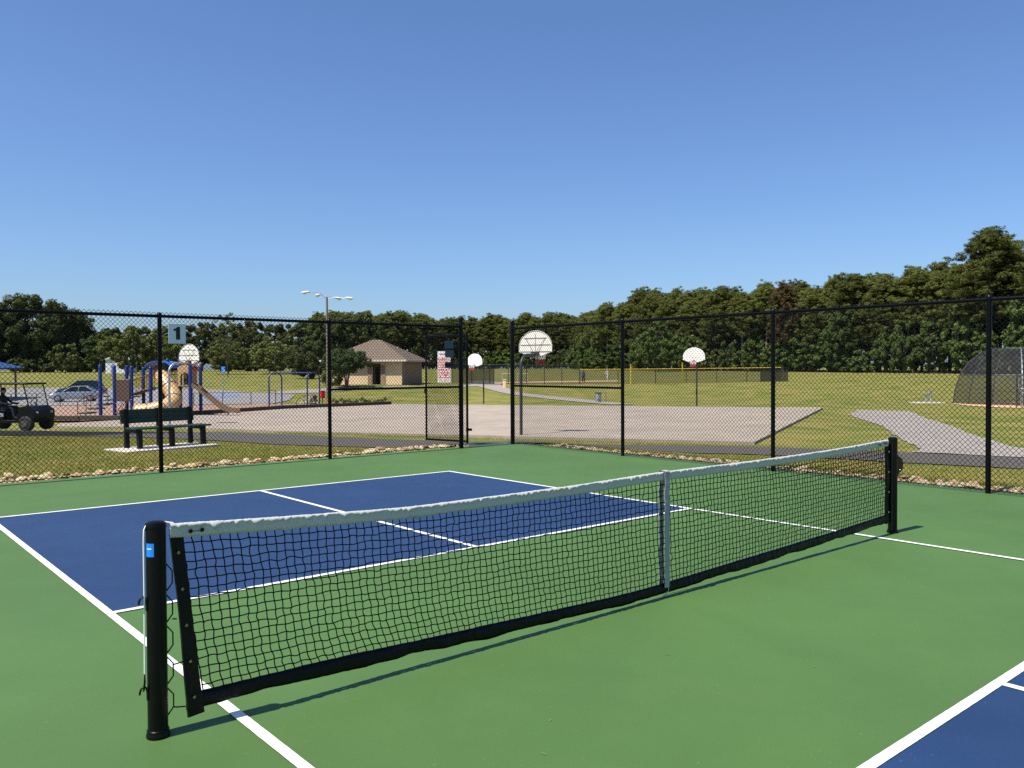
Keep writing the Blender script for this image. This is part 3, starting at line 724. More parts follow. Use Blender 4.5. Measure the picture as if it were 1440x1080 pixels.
rp = thing('net_post', 'far black net post with winch disc on its outer side', 'net post', (3.375, 0.0, 0), 0, 'pickleball net posts')
MB().lathe([(.0415, .02), (.0415, .885), (.0405, .892)], (0, 0, 0), 28).build('tube', 'black_coat', rp, True)
MB().lathe([(.0435, .885), (.0435, .896), (.040, .905), (.028, .911), (.008, .913)], (0, 0, 0), 28).build('cap', 'black_coat', rp, True)
MB().lathe([(.052, .004), (.052, .018), (.047, .026), (.0425, .036)], (0, 0, 0), 28).build('base_collar', 'black_coat', rp, True)
MB().box((-.060, -.01, .44), (.032, .028, .86), bev=.004).build('lacing_bar', 'black_coat', rp)
MB().box((.052, 0, .64), (.03, .06, .20), bev=.005).build('winch_bracket', 'black_coat', rp)
wd = MB().lathe([(.01, -.016), (.072, -.014), (.076, -.005), (.076, .005), (.072, .014), (.01, .016)], (.068, -.022, .645), 28, 'y').build('winch_disc', 'black_coat', rp, True)
MB().lathe([(.006, -.004), (.008, .004)], (.055, -.043, .600), 10, 'y').build('bolt', 'steel', wd, True)
MB().tube([(.04, 0, .52), (.075, 0, .518), (.085, 0, .516)], .010, 8).build('crank_socket', 'black_coat', rp, True)

# ------------------------------------------------------------------ chain-link fence round the court
FH = 2.44; PIT = .0645
def chain(name, x0, x1, z0, z1, parent, frame, wire=.0040, pit=PIT):
    """woven wire: every strand is a zigzag hooked through its neighbour. frame maps (s, depth, z) to local coords"""
    n = max(1, int(round((x1 - x0) / (pit * .5)))); p = (x1 - x0) / n
    k = int(round((z1 - z0) / (pit * .515))); h = (z1 - z0) / k
    lines = []; kk = np.arange(k + 1); z = z0 + kk * h
    for i in range(n):
        ph = (kk + i) % 2
        x = x0 + i * p + ph * p
        d = np.where(ph == 1, .0016, -.0016) * (1 if i % 2 else -1)
        wob = rng.normal(0, .0012, k + 1)
        lines.append(np.stack([x + wob, d + 0 * x, z], 1))
    L2 = [frame(l) for l in lines]
    return fast_tubes(name, L2, wire, 4, 'black_wire', parent)
def fence_post(parent, x, y, h=FH, r=.032, tall=0.0):
    m = MB().lathe([(r, -.05), (r, h + tall)], (x, y, 0), 18).build('post', 'black_coat', parent, True)
    MB().lathe([(r + .004, h + tall - .03), (r + .004, h + tall + .004), (r * .8, h + tall + .022), (r * .2, h + tall + .03)], (x, y, 0), 18).build('post_cap', 'black_coat', m, True)
    tb = MB()
    for z in np.arange(.25, h - .1, .36): tb.lathe([(r + .003, z - .011), (r + .003, z + .011)], (x, y, 0), 12)
    o = tb.build('tie_bands', 'black_coat', m, True); o['kind'] = 'stuff'
    return m
FY = 9.62; FX = 6.70
fl = thing('chain_link_fence', 'black chain link fence behind the blue base line, beside the bench', 'fence', (0, 0, 0), 0, 'fences round the court')
PX = [-6.35, -3.30, -.32, 2.57]
for x in PX: fence_post(fl, x, FY)
fence_post(fl, 5.47, FY, r=.045, tall=.14)
MB().tube([(-7.4, FY, FH - .03), (5.47, FY, FH - .03)], .0245, 14).build('top_rail', 'black_coat', fl, True)
MB().tube([(2.57, FY, 1.22), (5.47, FY, 1.22)], .021, 12).build('brace_rail', 'black_coat', fl, True)
MB().tube([(-7.4, FY - .025, .045), (5.47, FY - .025, .045)], .005, 6).build('tension_wire', 'black_wire', fl, True)
seg = [-7.4] + PX + [5.44]
for a, b in zip(seg[:-1], seg[1:]):
    chain('chain_link_mesh', a, b, .03, FH + .03, fl, lambda l: np.stack([l[:, 0], FY - .034 + l[:, 1], l[:, 2]], 1))
fr = thing('chain_link_fence', 'black chain link fence along the far side line, from gate opening to frame edge', 'fence', (0, 0, 0), 0, 'fences round the court')
PY = [6.43, 3.38, .36, -2.68]
fence_post(fr, FX + .10, FY - .02, r=.045, tall=.12)
for y in PY: fence_post(fr, FX, y, r=.032)
MB().tube([(FX + .08, FY, FH - .03), (FX, 6.43, FH - .03), (FX, -4.0, FH - .03)], .0245, 14).build('top_rail', 'black_coat', fr, True)
MB().tube([(FX + .08, FY, 1.22), (FX, 6.43, 1.22)], .021, 12).build('brace_rail', 'black_coat', fr, True)
MB().tube([(FX - .025, FY, .045), (FX - .025, -4.0, .045)], .005, 6).build('tension_wire', 'black_wire', fr, True)
seg = [FY - .05] + PY + [-4.0]
for a, b in zip(seg[:-1], seg[1:]):
    chain('chain_link_mesh', b, a, .03, FH + .0, fr, lambda l: np.stack([FX - .034 + l[:, 1] + np.clip((l[:, 0] - 6.43) / 3.2, 0, 1) * .09, l[:, 0], l[:, 2]], 1))
# open gate, hung on the tall post of the first fence
GA = math.atan2(10.72 - 9.71, 5.42 - 5.69)
gt = thing('fence_gate', 'open black chain link gate swung outward next to the tall post', 'gate', (5.69, 9.71, 0), GA)
GW = 1.08; G0, G1 = .09, 2.28
MB().tube([(0, 0, G0 - .02), (0, 0, G1 + .05)], .024, 14).build('hinge_stile', 'black_coat', gt, True)
MB().tube([(GW, 0, G0), (GW, 0, G1)], .021, 12).build('latch_stile', 'black_coat', gt, True)
for z in (G0 + .02, G1 - .02): MB().tube([(0, 0, z), (GW, 0, z)], .021, 12).build('gate_rail', 'black_coat', gt, True)
chain('chain_link_mesh', .02, GW - .02, G0 + .02, G1 - .02, gt, lambda l: np.stack([l[:, 0], l[:, 1] + .022, l[:, 2]], 1))
for z in (.35, 2.0):
    MB().lathe([(.03, z - .03), (.03, z + .03)], (0, 0, 0), 12).box((-.05, -.02, z), (.10, .02, .05), bev=.004).build('hinge', 'black_coat', gt, True)
MB().box((GW - .02, .04, 1.12), (.07, .03, .09), bev=.005).build('latch', 'black_coat', gt)

# signs
sg = thing('number_sign', 'square grey white sign with a black number 1 on the fence', 'sign', (-.20, FY - .052, 2.145))
MB().box((.125, 0, 0), (.265, .004, .31), bev=.002).build('plate', 'sign_white', sg)
ONE = [(-.022, -.098), (.040, -.098), (.040, .100), (-.002, .100), (-.018, .078), (-.058, .068), (-.058, .036), (-.022, .040)]
MB().prism([(x + .13, z + .005) for x, z in ONE], -.0045, -.0022, 'y').build('number_one', 'ink_black', sg)
rsg = thing('rules_sign', 'white and red court rules sign on the open gate, printed in small rows', 'sign', (5.69, 9.71, 0), GA)
MB().box((.57, .032, 1.62), (.34, .004, .64), bev=.002).build('plate', 'sign_white', rsg)
pr = MB().box((.57, .0355, 1.60), (.315, .0020, .42)).build('print_panel', 'rules_print', rsg)
tx = MB()
for k in range(3):
    for i in range(9): 
        if rng.random() < .8: tx.box((.44 + i * .031, .0355, 1.325 + k * .022), (.02, .002, .010))
for i in range(7): tx.box((.45 + i * .036, .0355, 1.88), (.026, .002, .03))
o = tx.build('fine_print', 'red_box', rsg); o['kind'] = 'stuff'
bs = thing('metal_sign', 'blue grey metal back of a sign on the fence before the rules sign', 'sign', (5.20, FY + .02, 1.965))
MB().box((0, 0, 0), (.21, .004, .32), bev=.002).build('plate', 'sign_back', bs)
MB().box((0, -.008, 0), (.27, .012, .02)).build('mount_strip', 'black_coat', bs)
bs = thing('metal_sign', 'small dark grey plate on the fence below the blue grey sign', 'sign', (5.20, FY + .02, 1.655))
MB().box((0, 0, 0), (.22, .004, .12), bev=.002).build('plate', mat('plate_dark', (.05, .07, .075), .4), bs)
MB().box((0, -.008, 0), (.23, .012, .015)).build('mount_strip', 'black_coat', bs)

# ------------------------------------------------------------------ stone borders
def ico():
    bm = bmesh.new(); bmesh.ops.create_icosphere(bm, subdivisions=1, radius=1); return bm
STONES = []
for k in range(9):
    bm = ico(); sc = Vector((rng.uniform(.85, 1.35), rng.uniform(.7, 1.0), rng.uniform(.5, .75)))
    cut = [(Vector(rng.normal(0, 1, 3)).normalized(), rng.uniform(.62, .85)) for _ in range(7)]
    for v in bm.verts:
        p = v.co * rng.uniform(.86, 1.12)
        for n_, d_ in cut:
            e = p.dot(n_) - d_
            if e > 0: p -= n_ * e
        v.co = Vector((p.x * sc.x, p.y * sc.y, p.z * sc.z))
    for f in bm.faces: f.smooth = k % 3 != 0
    me = bpy.data.meshes.new('stone'); bm.to_mesh(me); bm.free(); me.materials.append(MATS['border_stone']); STONES.append(me)
def stones(label, pts):
    root = thing('stone_border', label, 'stone border', (0, 0, 0), 0, 'stone borders outside the fence')
    for (x, y, s, dz) in pts:
        o = bpy.data.objects.new('stone', STONES[rng.integers(len(STONES))]); C.objects.link(o); o.parent = root
        o.location = (x, y, zf(x, y) + s * .22 + dz); s *= .88; o.scale = (s, s, s * rng.uniform(.5, .85)); o.rotation_euler = (rng.uniform(-.4, .4), rng.uniform(-.4, .4), rng.uniform(0, 6.28))
    return root
pts = []
xx = -3.2
for k in range(285):
    x = rng.uniform(-3.0, 5.55); t = rng.random()
    wd_ = .46 + .08 * math.sin(x * 2.1) + .06 * math.sin(x * 5.3 + 1)
    pts.append((x, 9.86 + t * wd_, rng.uniform(.05, .11) * (1.3 if rng.random() < .18 else 1), .0 + .04 * rng.random()))
stones('band of tan and orange river stones along the fence by the bench', pts)
pts = []
for k in range(285):
    y = rng.uniform(-1.4, 8.7); t = rng.random()
    wd_ = .34 + .10 * math.sin(y * 1.7) + .05 * math.sin(y * 4.9)
    pts.append((6.98 + t * wd_, y, rng.uniform(.045, .105) * (1.3 if rng.random() < .18 else 1), .0 + .03 * rng.random()))
stones('band of tan and orange river stones along the far side line fence', pts)
# small stones between the larger ones
def gravel(name, n, fx, fy):
    VV = []; FF = []
    for k in range(n):
        x, y = fx(), fy(); s = rng.uniform(.018, .04); z = zf(x, y) + s * .4
        VV.append(np.array(oct_v) * s * rng.uniform(.6, 1.2, (6, 3)) + np.array([x, y, z])); FF.append(np.array(oct_f) + 6 * k)
    o = raw_mesh(name, np.concatenate(VV), np.concatenate(FF), 3, mat(name + '_m', (.55, .40, .26), .9, col2=(.38, .22, .13), vscale=14), None)
    return tag(o, 'small tan gravel between the border stones', 'gravel', None, 'stuff')
gravel('gravel', 1100, lambda: rng.uniform(-4, 5.9), lambda: 9.80 + abs(rng.normal(0, .22)))
gravel('gravel', 1100, lambda: 6.96 + abs(rng.normal(0, .20)), lambda: rng.uniform(-1.5, 8.9))

# ------------------------------------------------------------------ bench
BR = R(12)
bz_ = zf(1.5, 15.2)
pad = MB().box((0, 0, 0), (2.12, 1.0, .10), bev=.01).build('bench_pad', 'concrete_pad'); pad.location = (1.50, 15.25, bz_ + .0); pad.rotation_euler = (0, 0, BR)
tag(pad, 'pale concrete pad under the green bench', None, None, 'structure')
bn = thing('park_bench', 'dark green plank bench with black legs facing the court', 'bench', (1.56, 15.36, bz_ + .05), BR)
for i in range(3): MB().box((0, .245 + i * .018, .575 + i * .1), (1.72, .035, .0985), rx=R(-10), bev=.008).build('back_plank', 'plastic_green', bn)
for i in range(3): MB().box((.09, -.22 + i * .15, .425), (1.80, .135, .038), bev=.008).build('seat_plank', 'plastic_green', bn)
for x in (-.74, .0, .76):
    lg = MB()
    lg.prism([(.16, 0), (.25, 0), (.245, .40), (.29, .84), (.235, .84), (.185, .45)], x - .045, x + .045, 'x').build('back_leg', 'plastic_black', bn)
    MB().prism([(-.26, 0), (-.17, 0), (-.14, .40), (-.24, .40)], x + .02, x + .11, 'x').build('front_leg', 'plastic_black', bn)
    MB().box((x, 0, .375), (.08, .46, .06), bev=.005).build('seat_bearer', 'plastic_black', bn)

# ------------------------------------------------------------------ people
def person(name, label, loc, rz, joints, radii, edges, mats, group=None, parts=()):
    """body as one skinned surface; joints in local metres"""
    t = thing(name, label, 'person', loc, rz, group)
    me = bpy.data.meshes.new('body'); me.from_pydata(joints, edges, []); me.update()
    o = link('body', me, mats['body'], t)
    sk = o.modifiers.new('skin', 'SKIN'); sk.use_smooth_shade = True
    for i, r in enumerate(radii):
        v = me.skin_vertices[0].data[i]; v.radius = (r, r) if not hasattr(r, '__len__') else r; v.use_root = (i == 0)
    sb = o.modifiers.new('subsurf', 'SUBSURF'); sb.levels = 1; sb.render_levels = 2
    for pn, mb, mt in parts: mb.build(pn, mt, t, True)
    return t
def standing(name, label, loc, rz, top, legs, group, lean=0.0, stride=.12, arm_up=False):
    J = [(0, 0, .95), (0, .01, 1.15), (0, .02 + lean, 1.38), (0, .03 + lean, 1.50), (0, .05 + lean, 1.60), (0, .06 + lean, 1.70),
         (-.17, .02 + lean, 1.38), (-.24, .05 + lean, 1.12), (-.20, .20 + lean, .95), (.17, .02 + lean, 1.38), (.26, .06 + lean, 1.12), (.22, .24 + lean, .98 if not arm_up else 1.2),
         (-.10, 0, .90), (-.13, stride, .50), (-.14, stride * .6, .08), (-.14, stride * .6 + .14, .04), (.10, 0, .90), (.13, -stride * .6, .50), (.14, -stride * 1.3, .09), (.14, -stride * 1.3 + .14, .04)]
    Rd = [.13, .12, .14, .06, .085, .09, .055, .045, .04, .055, .045, .04, .085, .065, .045, .04, .085, .065, .045, .04]
    Ed = [(0, 1), (1, 2), (2, 3), (3, 4), (4, 5), (2, 6), (6, 7), (7, 8), (2, 9), (9, 10), (10, 11), (0, 12), (12, 13), (13, 14), (14, 15), (0, 16), (16, 17), (17, 18), (18, 19)]
    y0 = .06 + lean
    parts = [('head', MB().ball((0, y0 + .02, 1.66), (.085, .10, .12)), 'skin'), ('cap', MB().ball((0, y0, 1.74), (.10, .115, .065)).box((0, y0 + .12, 1.72), (.14, .10, .012)), top),
             ('trousers', MB().tube([(-.08, 0, .95), (-.13, stride, .50), (-.14, stride * .6, .10)], [.115, .085, .07], 10).tube([(.08, 0, .95), (.13, -stride * .6, .50), (.14, -stride * 1.3, .10)], [.115, .085, .07], 10), legs)]
    return person(name, label, loc, rz, J, Rd, Ed, {'body': top}, group, parts)

# ------------------------------------------------------------------ basketball hoops
def fan(hw=.72, h=.96, n=18):
    """fan shaped backboard outline (x, z), bottom at 0"""
    pts = [(-hw * .40, 0), (hw * .40, 0), (hw, .16), (hw, .34)]
    for i in range(1, n):
        a = math.pi * i / n; pts.append((hw * math.cos(a), .34 + (h - .34) * math.sin(a)))
    pts += [(-hw, .34), (-hw, .16)]
    return pts
HD = R(20)                                         # the courts run along this bearing
def hoop(label, loc, facing, pole_m, back_ribs):
    """local +x is the playing direction: pole at the origin, board in front of it"""
    t = thing('basketball_hoop', label, 'basketball hoop', loc, facing, 'basketball hoops on the slab')
    arc = [(0, 0, 0), (0, 0, 2.55)] + [(.45 * (1 - math.cos(a)), 0, 2.55 + .45 * math.sin(a)) for a in np.linspace(.25, 1.5, 6)] + [(1.10, 0, 3.02)]
    MB().tube(arc, .057, 12).build('pole', pole_m, t, True)
    bd = MB().prism([(y, z + 2.98) for y, z in fan()], 1.16, 1.19, 'x').build('backboard', 'white_paint', t)
    MB().tube([(1.16, y, z + 2.98) for y, z in fan()], .018, 6, closed=True).build('board_rim', mat('board_rim', (.45, .42, .37), .5) if 'board_rim' not in MATS else 'board_rim', bd, True)
    if back_ribs:
        rb = 'rib_brown' if 'rib_brown' in MATS else mat('rib_brown', (.26, .20, .15), .7)
        for z, w in ((.16, .67), (.42, .66), (.68, .50)): MB().box((1.15, 0, 2.98 + z), (.012, w * 2, .018)).build('board_rib', rb, bd)
        MB().box((1.152, 0, 3.42), (.01, .014, .80)).build('board_rib', rb, bd)
        for sg_ in (-1, 1):
            MB().tube([(1.10, sg_ * .05, 3.10), (1.14, sg_ * .42, 3.68)], .010, 6).build('board_brace', rb, bd, True)
        MB().box((1.13, 0, 3.06), (.10, .34, .12)).build('mount_box', 'dark_pole', t)
    else:
        MB().box((1.12, 0, 3.08), (.08, .22, .18)).build('mount_box', 'dark_pole', t)
        MB().box((1.195, 0, 3.28), (.004, .61, .012)).build('board_mark', mat('board_mark', (.5, .42, .34), .6) if 'board_mark' not in MATS else 'board_mark', bd)
    cx = 1.19 + .15 + .23; rm = MB()
    rm.tube([(cx + .23 * math.cos(a), .23 * math.sin(a), 3.05) for a in np.linspace(0, 2 * math.pi, 20, endpoint=False)], .012, 6, closed=True)
    rm.box((1.27, 0, 3.04), (.16, .14, .02)).box((1.20, 0, 3.05), (.02, .16, .12)); rm.build('rim', 'rim_red', t, True)
    lines_w = []; lines_r = []
    for k in range(12):
        for d in (-1, 1):
            P = []
            for i in range(5):
                a = 2 * math.pi * k / 12 + d * i * .26; r_ = .225 - .021 * i; P.append((cx + r_ * math.cos(a), r_ * math.sin(a), 3.04 - .10 * i))
            lines_w.append(P[:3]); lines_r.append(P[2:])
    nt = fast_tubes('net', lines_w, .010, 4, 'net_white', t); fast_tubes('net_foot', lines_r, .011, 4, 'net_red', nt)
    return t
def on_slab(x, y): return (x, y, zslab(x, y))
hoop('nearest basketball hoop seen from behind, white fan board on gooseneck pole beside the gate', on_slab(15.95, 19.85), HD, 'dark_pole', True)
hoop('basketball hoop seen from behind with its white board above the green bench', on_slab(8.85, 37.4), HD, 'galv', True)
hoop('far basketball hoop facing the court, white board framed by the open gateway', on_slab(36.5, 48.0), R(196), 'dark_pole', False)
hoop('far basketball hoop facing the court, white board in front of the pine wood', on_slab(41.6, 31.2), HD + math.pi + .15, 'dark_pole', False)

# ------------------------------------------------------------------ playground
px_, py_ = site(-22.4, 51.0)
pg = thing('playground_climber', 'playground climber of blue posts with tan spiral slide and brown slide', 'playground', (px_, py_, zf(px_, py_) + .10), RC)
# local x: 0 at the centre of the climber; 1 m is about 23 photo pixels there
def post(x, y, h, r=.105, z0=-.15, m='play_blue'):
    p_ = MB().lathe([(r, z0), (r, h - .02), (r * .8, h + .03), (r * .3, h + .06)], (x, y, 0), 12).build('post', m, pg, True); return p_
PO = [(-2.82, 0, 3.15), (-1.86, -.2, 3.1), (-1.62, .9, 3.1), (-.86, -.1, 3.05), (-.62, 1.0, 3.0), (.26, 0, 3.0), (1.10, .5, 3.5), (2.00, .2, 3.8), (2.92, -.6, 3.3), (2.95, 1.0, 3.2), (.40, 1.5, 3.1), (2.00, 1.9, 3.7)]
for x, y, h in PO: post(x, y, h)
post(-.68, -.5, 1.05, .10)
for i in range(4): MB().box((-3.85 + i * .55, .45, .22 + i * .27), (.62, 1.0, .10), bev=.02).build('step', 'play_green', pg)
for yy in (-.05, .95):
    MB().tube([(-4.2, yy, 0), (-4.2, yy, .95), (-3.4, yy, 1.35), (-2.8, yy, 1.75)], .028, 8).build('stair_rail', 'play_red', pg, True)
    MB().tube([(-3.4, yy, .5), (-3.4, yy, 1.3)], .022, 8).build('stair_rail_post', 'play_red', pg, True)
MB().box((-1.35, .4, 1.22), (1.15, 1.2, .08), bev=.02).build('deck', 'play_brown', pg)
MB().box((-1.35, -.22, 1.62), (.86, .05, 1.35), bev=.02).build('climb_panel', 'play_brown', pg)
for k in range(3): MB().tube([(-1.62 + k * .1, -.5 - .05 * k, .05), (-1.5 + k * .18, -.5, .45), (-1.25 + k * .12, -.35, .95)], .022, 6).build('loop_ladder', 'play_red', pg, True)
for k in range(3): MB().tube([(-1.7, -.46, .25 + k * .28), (-1.05, -.46, .25 + k * .28)], .018, 6).build('ladder_rung', 'play_red', pg, True)
# arched bridge with railings
for yy in (.05, .95):
    MB().tube([(-.82 + i * .1, yy, 1.35 + .32 * math.sin(i / 10 * 1.6)) for i in range(11)], .05, 8).build('bridge_beam', 'play_brown', pg, True)
    MB().tube([(-.82 + i * .1, yy, 2.20 + .32 * math.sin(i / 10 * 1.6)) for i in range(11)], .028, 8).build('bridge_rail', 'play_red', pg, True)
    for i in range(9):
        z = 1.35 + .32 * math.sin((i + 1) / 10 * 1.6); MB().tube([(-.72 + i * .1, yy, z), (-.72 + i * .1, yy, z + .85)], .014, 6).build('baluster', 'play_red', pg, True)
MB().prism([(-.82, 1.30), (-.4, 1.46), (.2, 1.62), (.2, 1.68), (-.4, 1.52), (-.82, 1.36)], .1, .9, 'y').build('bridge_deck', 'play_brown', pg)
# tan panels and upper deck
MB().box((2.45, .4, 1.85), (1.1, 1.6, .09), bev=.02).build('deck', 'play_brown', pg)
MB().box((.75, .8, 1.75), (1.0, 1.5, .09), bev=.02).build('deck', 'play_green', pg)
arch = [(2.06, 1.9), (2.22, 1.9), (2.22, 2.45)] + [(2.48 - .26 * math.cos(a), 2.45 + .26 * math.sin(a)) for a in np.linspace(.2, 2.94, 7)] + [(2.74, 2.45), (2.74, 1.9), (2.88, 1.9), (2.88, 3.0), (2.70, 3.12), (2.48, 3.18), (2.26, 3.12), (2.06, 3.0)]
MB().prism(arch, -.34, -.28, 'y').build('slide_hood', 'play_tan', pg)
MB().box((2.48, .55, 2.45), (.8, .05, 1.05)).build('wall_panel', 'play_brown', pg)
for i in range(9): MB().tube([(1.22 + i * .09, .35, 1.85), (1.22 + i * .09, .35, 2.75)], .014, 6).build('baluster', 'play_red', pg, True)
MB().tube([(1.12, .35, 2.76), (2.0, .35, 2.76)], .025, 8).build('guard_rail', 'play_red', pg, True)
rf = []
for i in range(9):
    a = math.pi * i / 8; rf.append((.62 + .70 * -math.cos(a) * 1.15 + .1, 3.0 + .42 * math.sin(a)))
MB().prism(rf + [(q[0], q[1] - .05) for q in reversed(rf)], -.1, 1.7, 'y').build('roof', 'play_blue_roof', pg)
# spiral tube slide
_k = [(.45, .9, 2.75), (.70, .55, 2.62), (1.05, .1, 2.30), (1.45, -.25, 1.85), (1.83, -.5, 1.42), (2.02, -.85, 1.02), (1.85, -1.25, .72), (1.40, -1.45, .55), (.85, -1.5, .43), (.35, -1.5, .38), (.10, -1.5, .38)]
sp = []
for i in range(len(_k) - 1):
    p0, p1, p2, p3 = [Vector(_k[max(0, min(len(_k) - 1, i + d))]) for d in (-1, 0, 1, 2)]
    for t in (0, .33, .67):
        sp.append(.5 * ((2 * p1) + (p2 - p0) * t + (2 * p0 - 5 * p1 + 4 * p2 - p3) * t * t + (3 * p1 - p0 - 3 * p2 + p3) * t ** 3))
sp.append(Vector(_k[-1]))
ts = MB().tube(sp, .46, 16, cap=False).build('tube_slide', 'play_tan', pg, True)
for k in (4, 9, 14, 19, 24): MB().tube([Vector(sp[k]).lerp(Vector(sp[k + 1]), .0), Vector(sp[k]).lerp(Vector(sp[k + 1]), .35)], .485, 16).build('slide_joint', 'play_slide', ts, True)
MB().tube([(.12, -1.5, .38), (.02, -1.5, .38)], [.46, .50], 14, cap=False).build('slide_mouth', 'play_tan', ts, True)
# straight brown slide
sl_ = MB(); prf = [(2.95, 1.86), (3.3, 1.72), (4.6, .62), (5.1, .36), (5.75, .28)]; vs_ = []
for x, z in prf:
    for y, dz in ((-.62, .20), (-.60, .0), (-.10, .0), (-.08, .20), (-.04, .20), (-.04, -.06), (-.66, -.06), (-.66, .20)): vs_.append((x, y, z + dz))
fs_ = []
for i in range(len(prf) - 1):
    for j in range(8): fs_.append((i * 8 + j, i * 8 + (j + 1) % 8, (i + 1) * 8 + (j + 1) % 8, (i + 1) * 8 + j))
sl_.add(vs_, fs_).build('slide_chute', 'play_slide', pg)
for x in (5.1,): MB().tube([(x, -.35, -.1), (x, -.35, .32)], .04, 8).build('slide_leg', 'dark_pole', pg, True)

# overhead climbing frame
ax_, ay_ = site(-16.6, 63.5)
af = thing('climbing_frame', 'blue tubular climbing frame with arched ends beyond the slab', 'climbing frame', (ax_, ay_, zf(ax_, ay_) + .08), RC)
for sx in (-1, 1):
    for k in range(2): pass
    x0 = sx * 1.45
    arc = [(x0 - .36, -.45, -.1), (x0 - .36, -.45, 2.2)] + [(x0 - .36 * math.cos(a), -.45 + .9 * (1 - math.cos(a)) / 2, 2.2 + .48 * math.sin(a)) for a in np.linspace(.3, math.pi - .3, 8)] + [(x0 + .36, .45, 2.2), (x0 + .36, .45, -.1)]
    MB().tube(arc, .055, 10).build('end_arch', 'play_blue', af, True)
for dy in (-.3, .3): MB().tube([(-1.45 + dy * .3, dy, 2.66), (1.45 + dy * .3, dy, 2.66)], .045, 8).build('top_bar', 'play_blue', af, True)
for k in range(8): MB().tube([(-1.2 + k * .34, -.3, 2.66), (-1.12 + k * .34, .3, 2.66)], .02, 6).build('rung', 'play_blue', af, True)

# low rail fence between playground and car park
def rail_fence(name, label, pts, h, m, gap, group=None):
    t = thing(name, label, 'fence', (0, 0, 0), 0, group)
    for a, b in zip(pts[:-1], pts[1:]):
        a, b = np.array(a), np.array(b); L_ = np.linalg.norm(b - a); k = max(1, int(round(L_ / gap)))
        P = [a + (b - a) * i / k for i in range(k + 1)]
        for q in P[:-1] + ([P[-1]] if b is not None and tuple(b) == tuple(pts[-1]) else []):
            z = zf(*q); MB().tube([(q[0], q[1], z - .1), (q[0], q[1], z + h)], .035, 8).build('post', m, t, True)
        for fz in (1.0, .12): MB().tube([(q[0], q[1], zf(*q) + h * fz) for q in P], .024, 6).build('rail', m, t, True)
    return t
rail_fence('low_fence', 'low dark rail fence between the brown slide and the car park', [site(-26.2, 68.5), site(-21.8, 69.5)], 1.12, 'dark_pole', 2.1, 'low fences round the playground')
rail_fence('low_fence', 'low dark rail fence between the silver car and the playground steps', [site(-47, 71), site(-40, 70), site(-33.5, 69)], 1.12, 'dark_pole', 2.3, 'low fences round the playground')
rail_fence('low_fence', 'short brown post and rail stretch left of the climbing frame', [site(-20.4, 70.0), site(-19.6, 69.0)], 1.25, 'timber', 1.2, 'low fences round the playground')
# landscape timbers edging the mulch
tbm = thing('timber_edging', 'dark landscape timbers edging the mulch along the slab', 'edging', (0, 0, 0))
E_ = [(5.6, 49.2), (8.9, 45.75), (14.4, 48.55), (21.8, 52.75), (31.6, 53.85)]
for a, b in zip(E_[:-1], E_[1:]):
    a, b = np.array(a), np.array(b); L_ = np.linalg.norm(b - a); k = max(1, int(round(L_ / 2.4))); an = math.atan2(*(b - a)[::-1])
    for i in range(k):
        c = a + (b - a) * (i + .5) / k; MB().box((c[0], c[1], max(zf(*c), float(zslab(*c))) + .12), (L_ / k - .03, .2, .26), rz=an, bev=.02).build('timber', 'timber', tbm)

# small things beyond the climbing frame
bx_, by_ = site(-15.75, 66)
bi = thing('litter_bin', 'dark brown litter bin seen between the legs of the climbing frame', 'bin', (bx_, by_, zf(bx_, by_) + .05))
MB().lathe([(.20, 0), (.24, .04), (.26, .78), (.27, .80)], (0, 0, 0), 16).build('barrel', 'bin_brown', bi, True); MB().lathe([(.28, .80), (.28, .85), (.15, .95), (.14, .96)], (0, 0, 0), 16).build('lid', 'bin_brown', bi, True)
def bicycle(loc, rz, label):
    t = thing('bicycle', label, 'bicycle', loc, rz)
    for x in (-.52, .52):
        w = MB().tube([(x + .32 * math.cos(a), 0, .34 + .32 * math.sin(a)) for a in np.linspace(0, 6.283, 20, endpoint=False)], .022, 6, closed=True).build('wheel', 'tyre', t, True)
        sp_ = MB()
        for k in range(6): sp_.tube([(x, 0, .34), (x + .31 * math.cos(k * 1.047), 0, .34 + .31 * math.sin(k * 1.047))], .006, 4)
        o = sp_.build('spokes', 'aluminium', w); o['kind'] = 'stuff'
    MB().tube([(-.52, 0, .34), (-.12, 0, .36), (-.22, 0, .82), (-.52, 0, .34)], .02, 6).tube([(-.12, 0, .36), (.36, 0, .80), (-.20, 0, .76)], .022, 6).tube([(.34, 0, .92), (.38, 0, .76), (.52, 0, .34)], .02, 6).build('frame', 'sign_white', t, True)
    MB().tube([(.32, -.25, .98), (.36, 0, .94), (.32, .25, .98)], .015, 6).build('handlebar', 'dark_pole', t, True)
    MB().box((-.24, 0, .87), (.26, .13, .05), bev=.02).build('saddle', 'plastic_black', t)
bx_, by_ = site(-16.0, 65.0); bicycle((bx_, by_, zf(bx_, by_) + .06), RC + .15, 'pale bicycle parked behind the right end of the blue climbing frame')
bx_, by_ = site(-15.95, 70); rb_ = thing('utility_box', 'small bright red utility box beside the fence post', 'utility box', (bx_, by_, zf(bx_, by_)))
MB().tube([(0, 0, -.1), (0, 0, .6)], .04, 8).build('stem', 'dark_pole', rb_, True); MB().box((0, 0, .85), (.38, .3, .60), bev=.03).build('case', 'red_box', rb_); MB().box((0, 0, 1.17), (.44, .36, .05), bev=.015).build('lid', 'red_box', rb_)
bx_, by_ = site(-22.4, 63); 
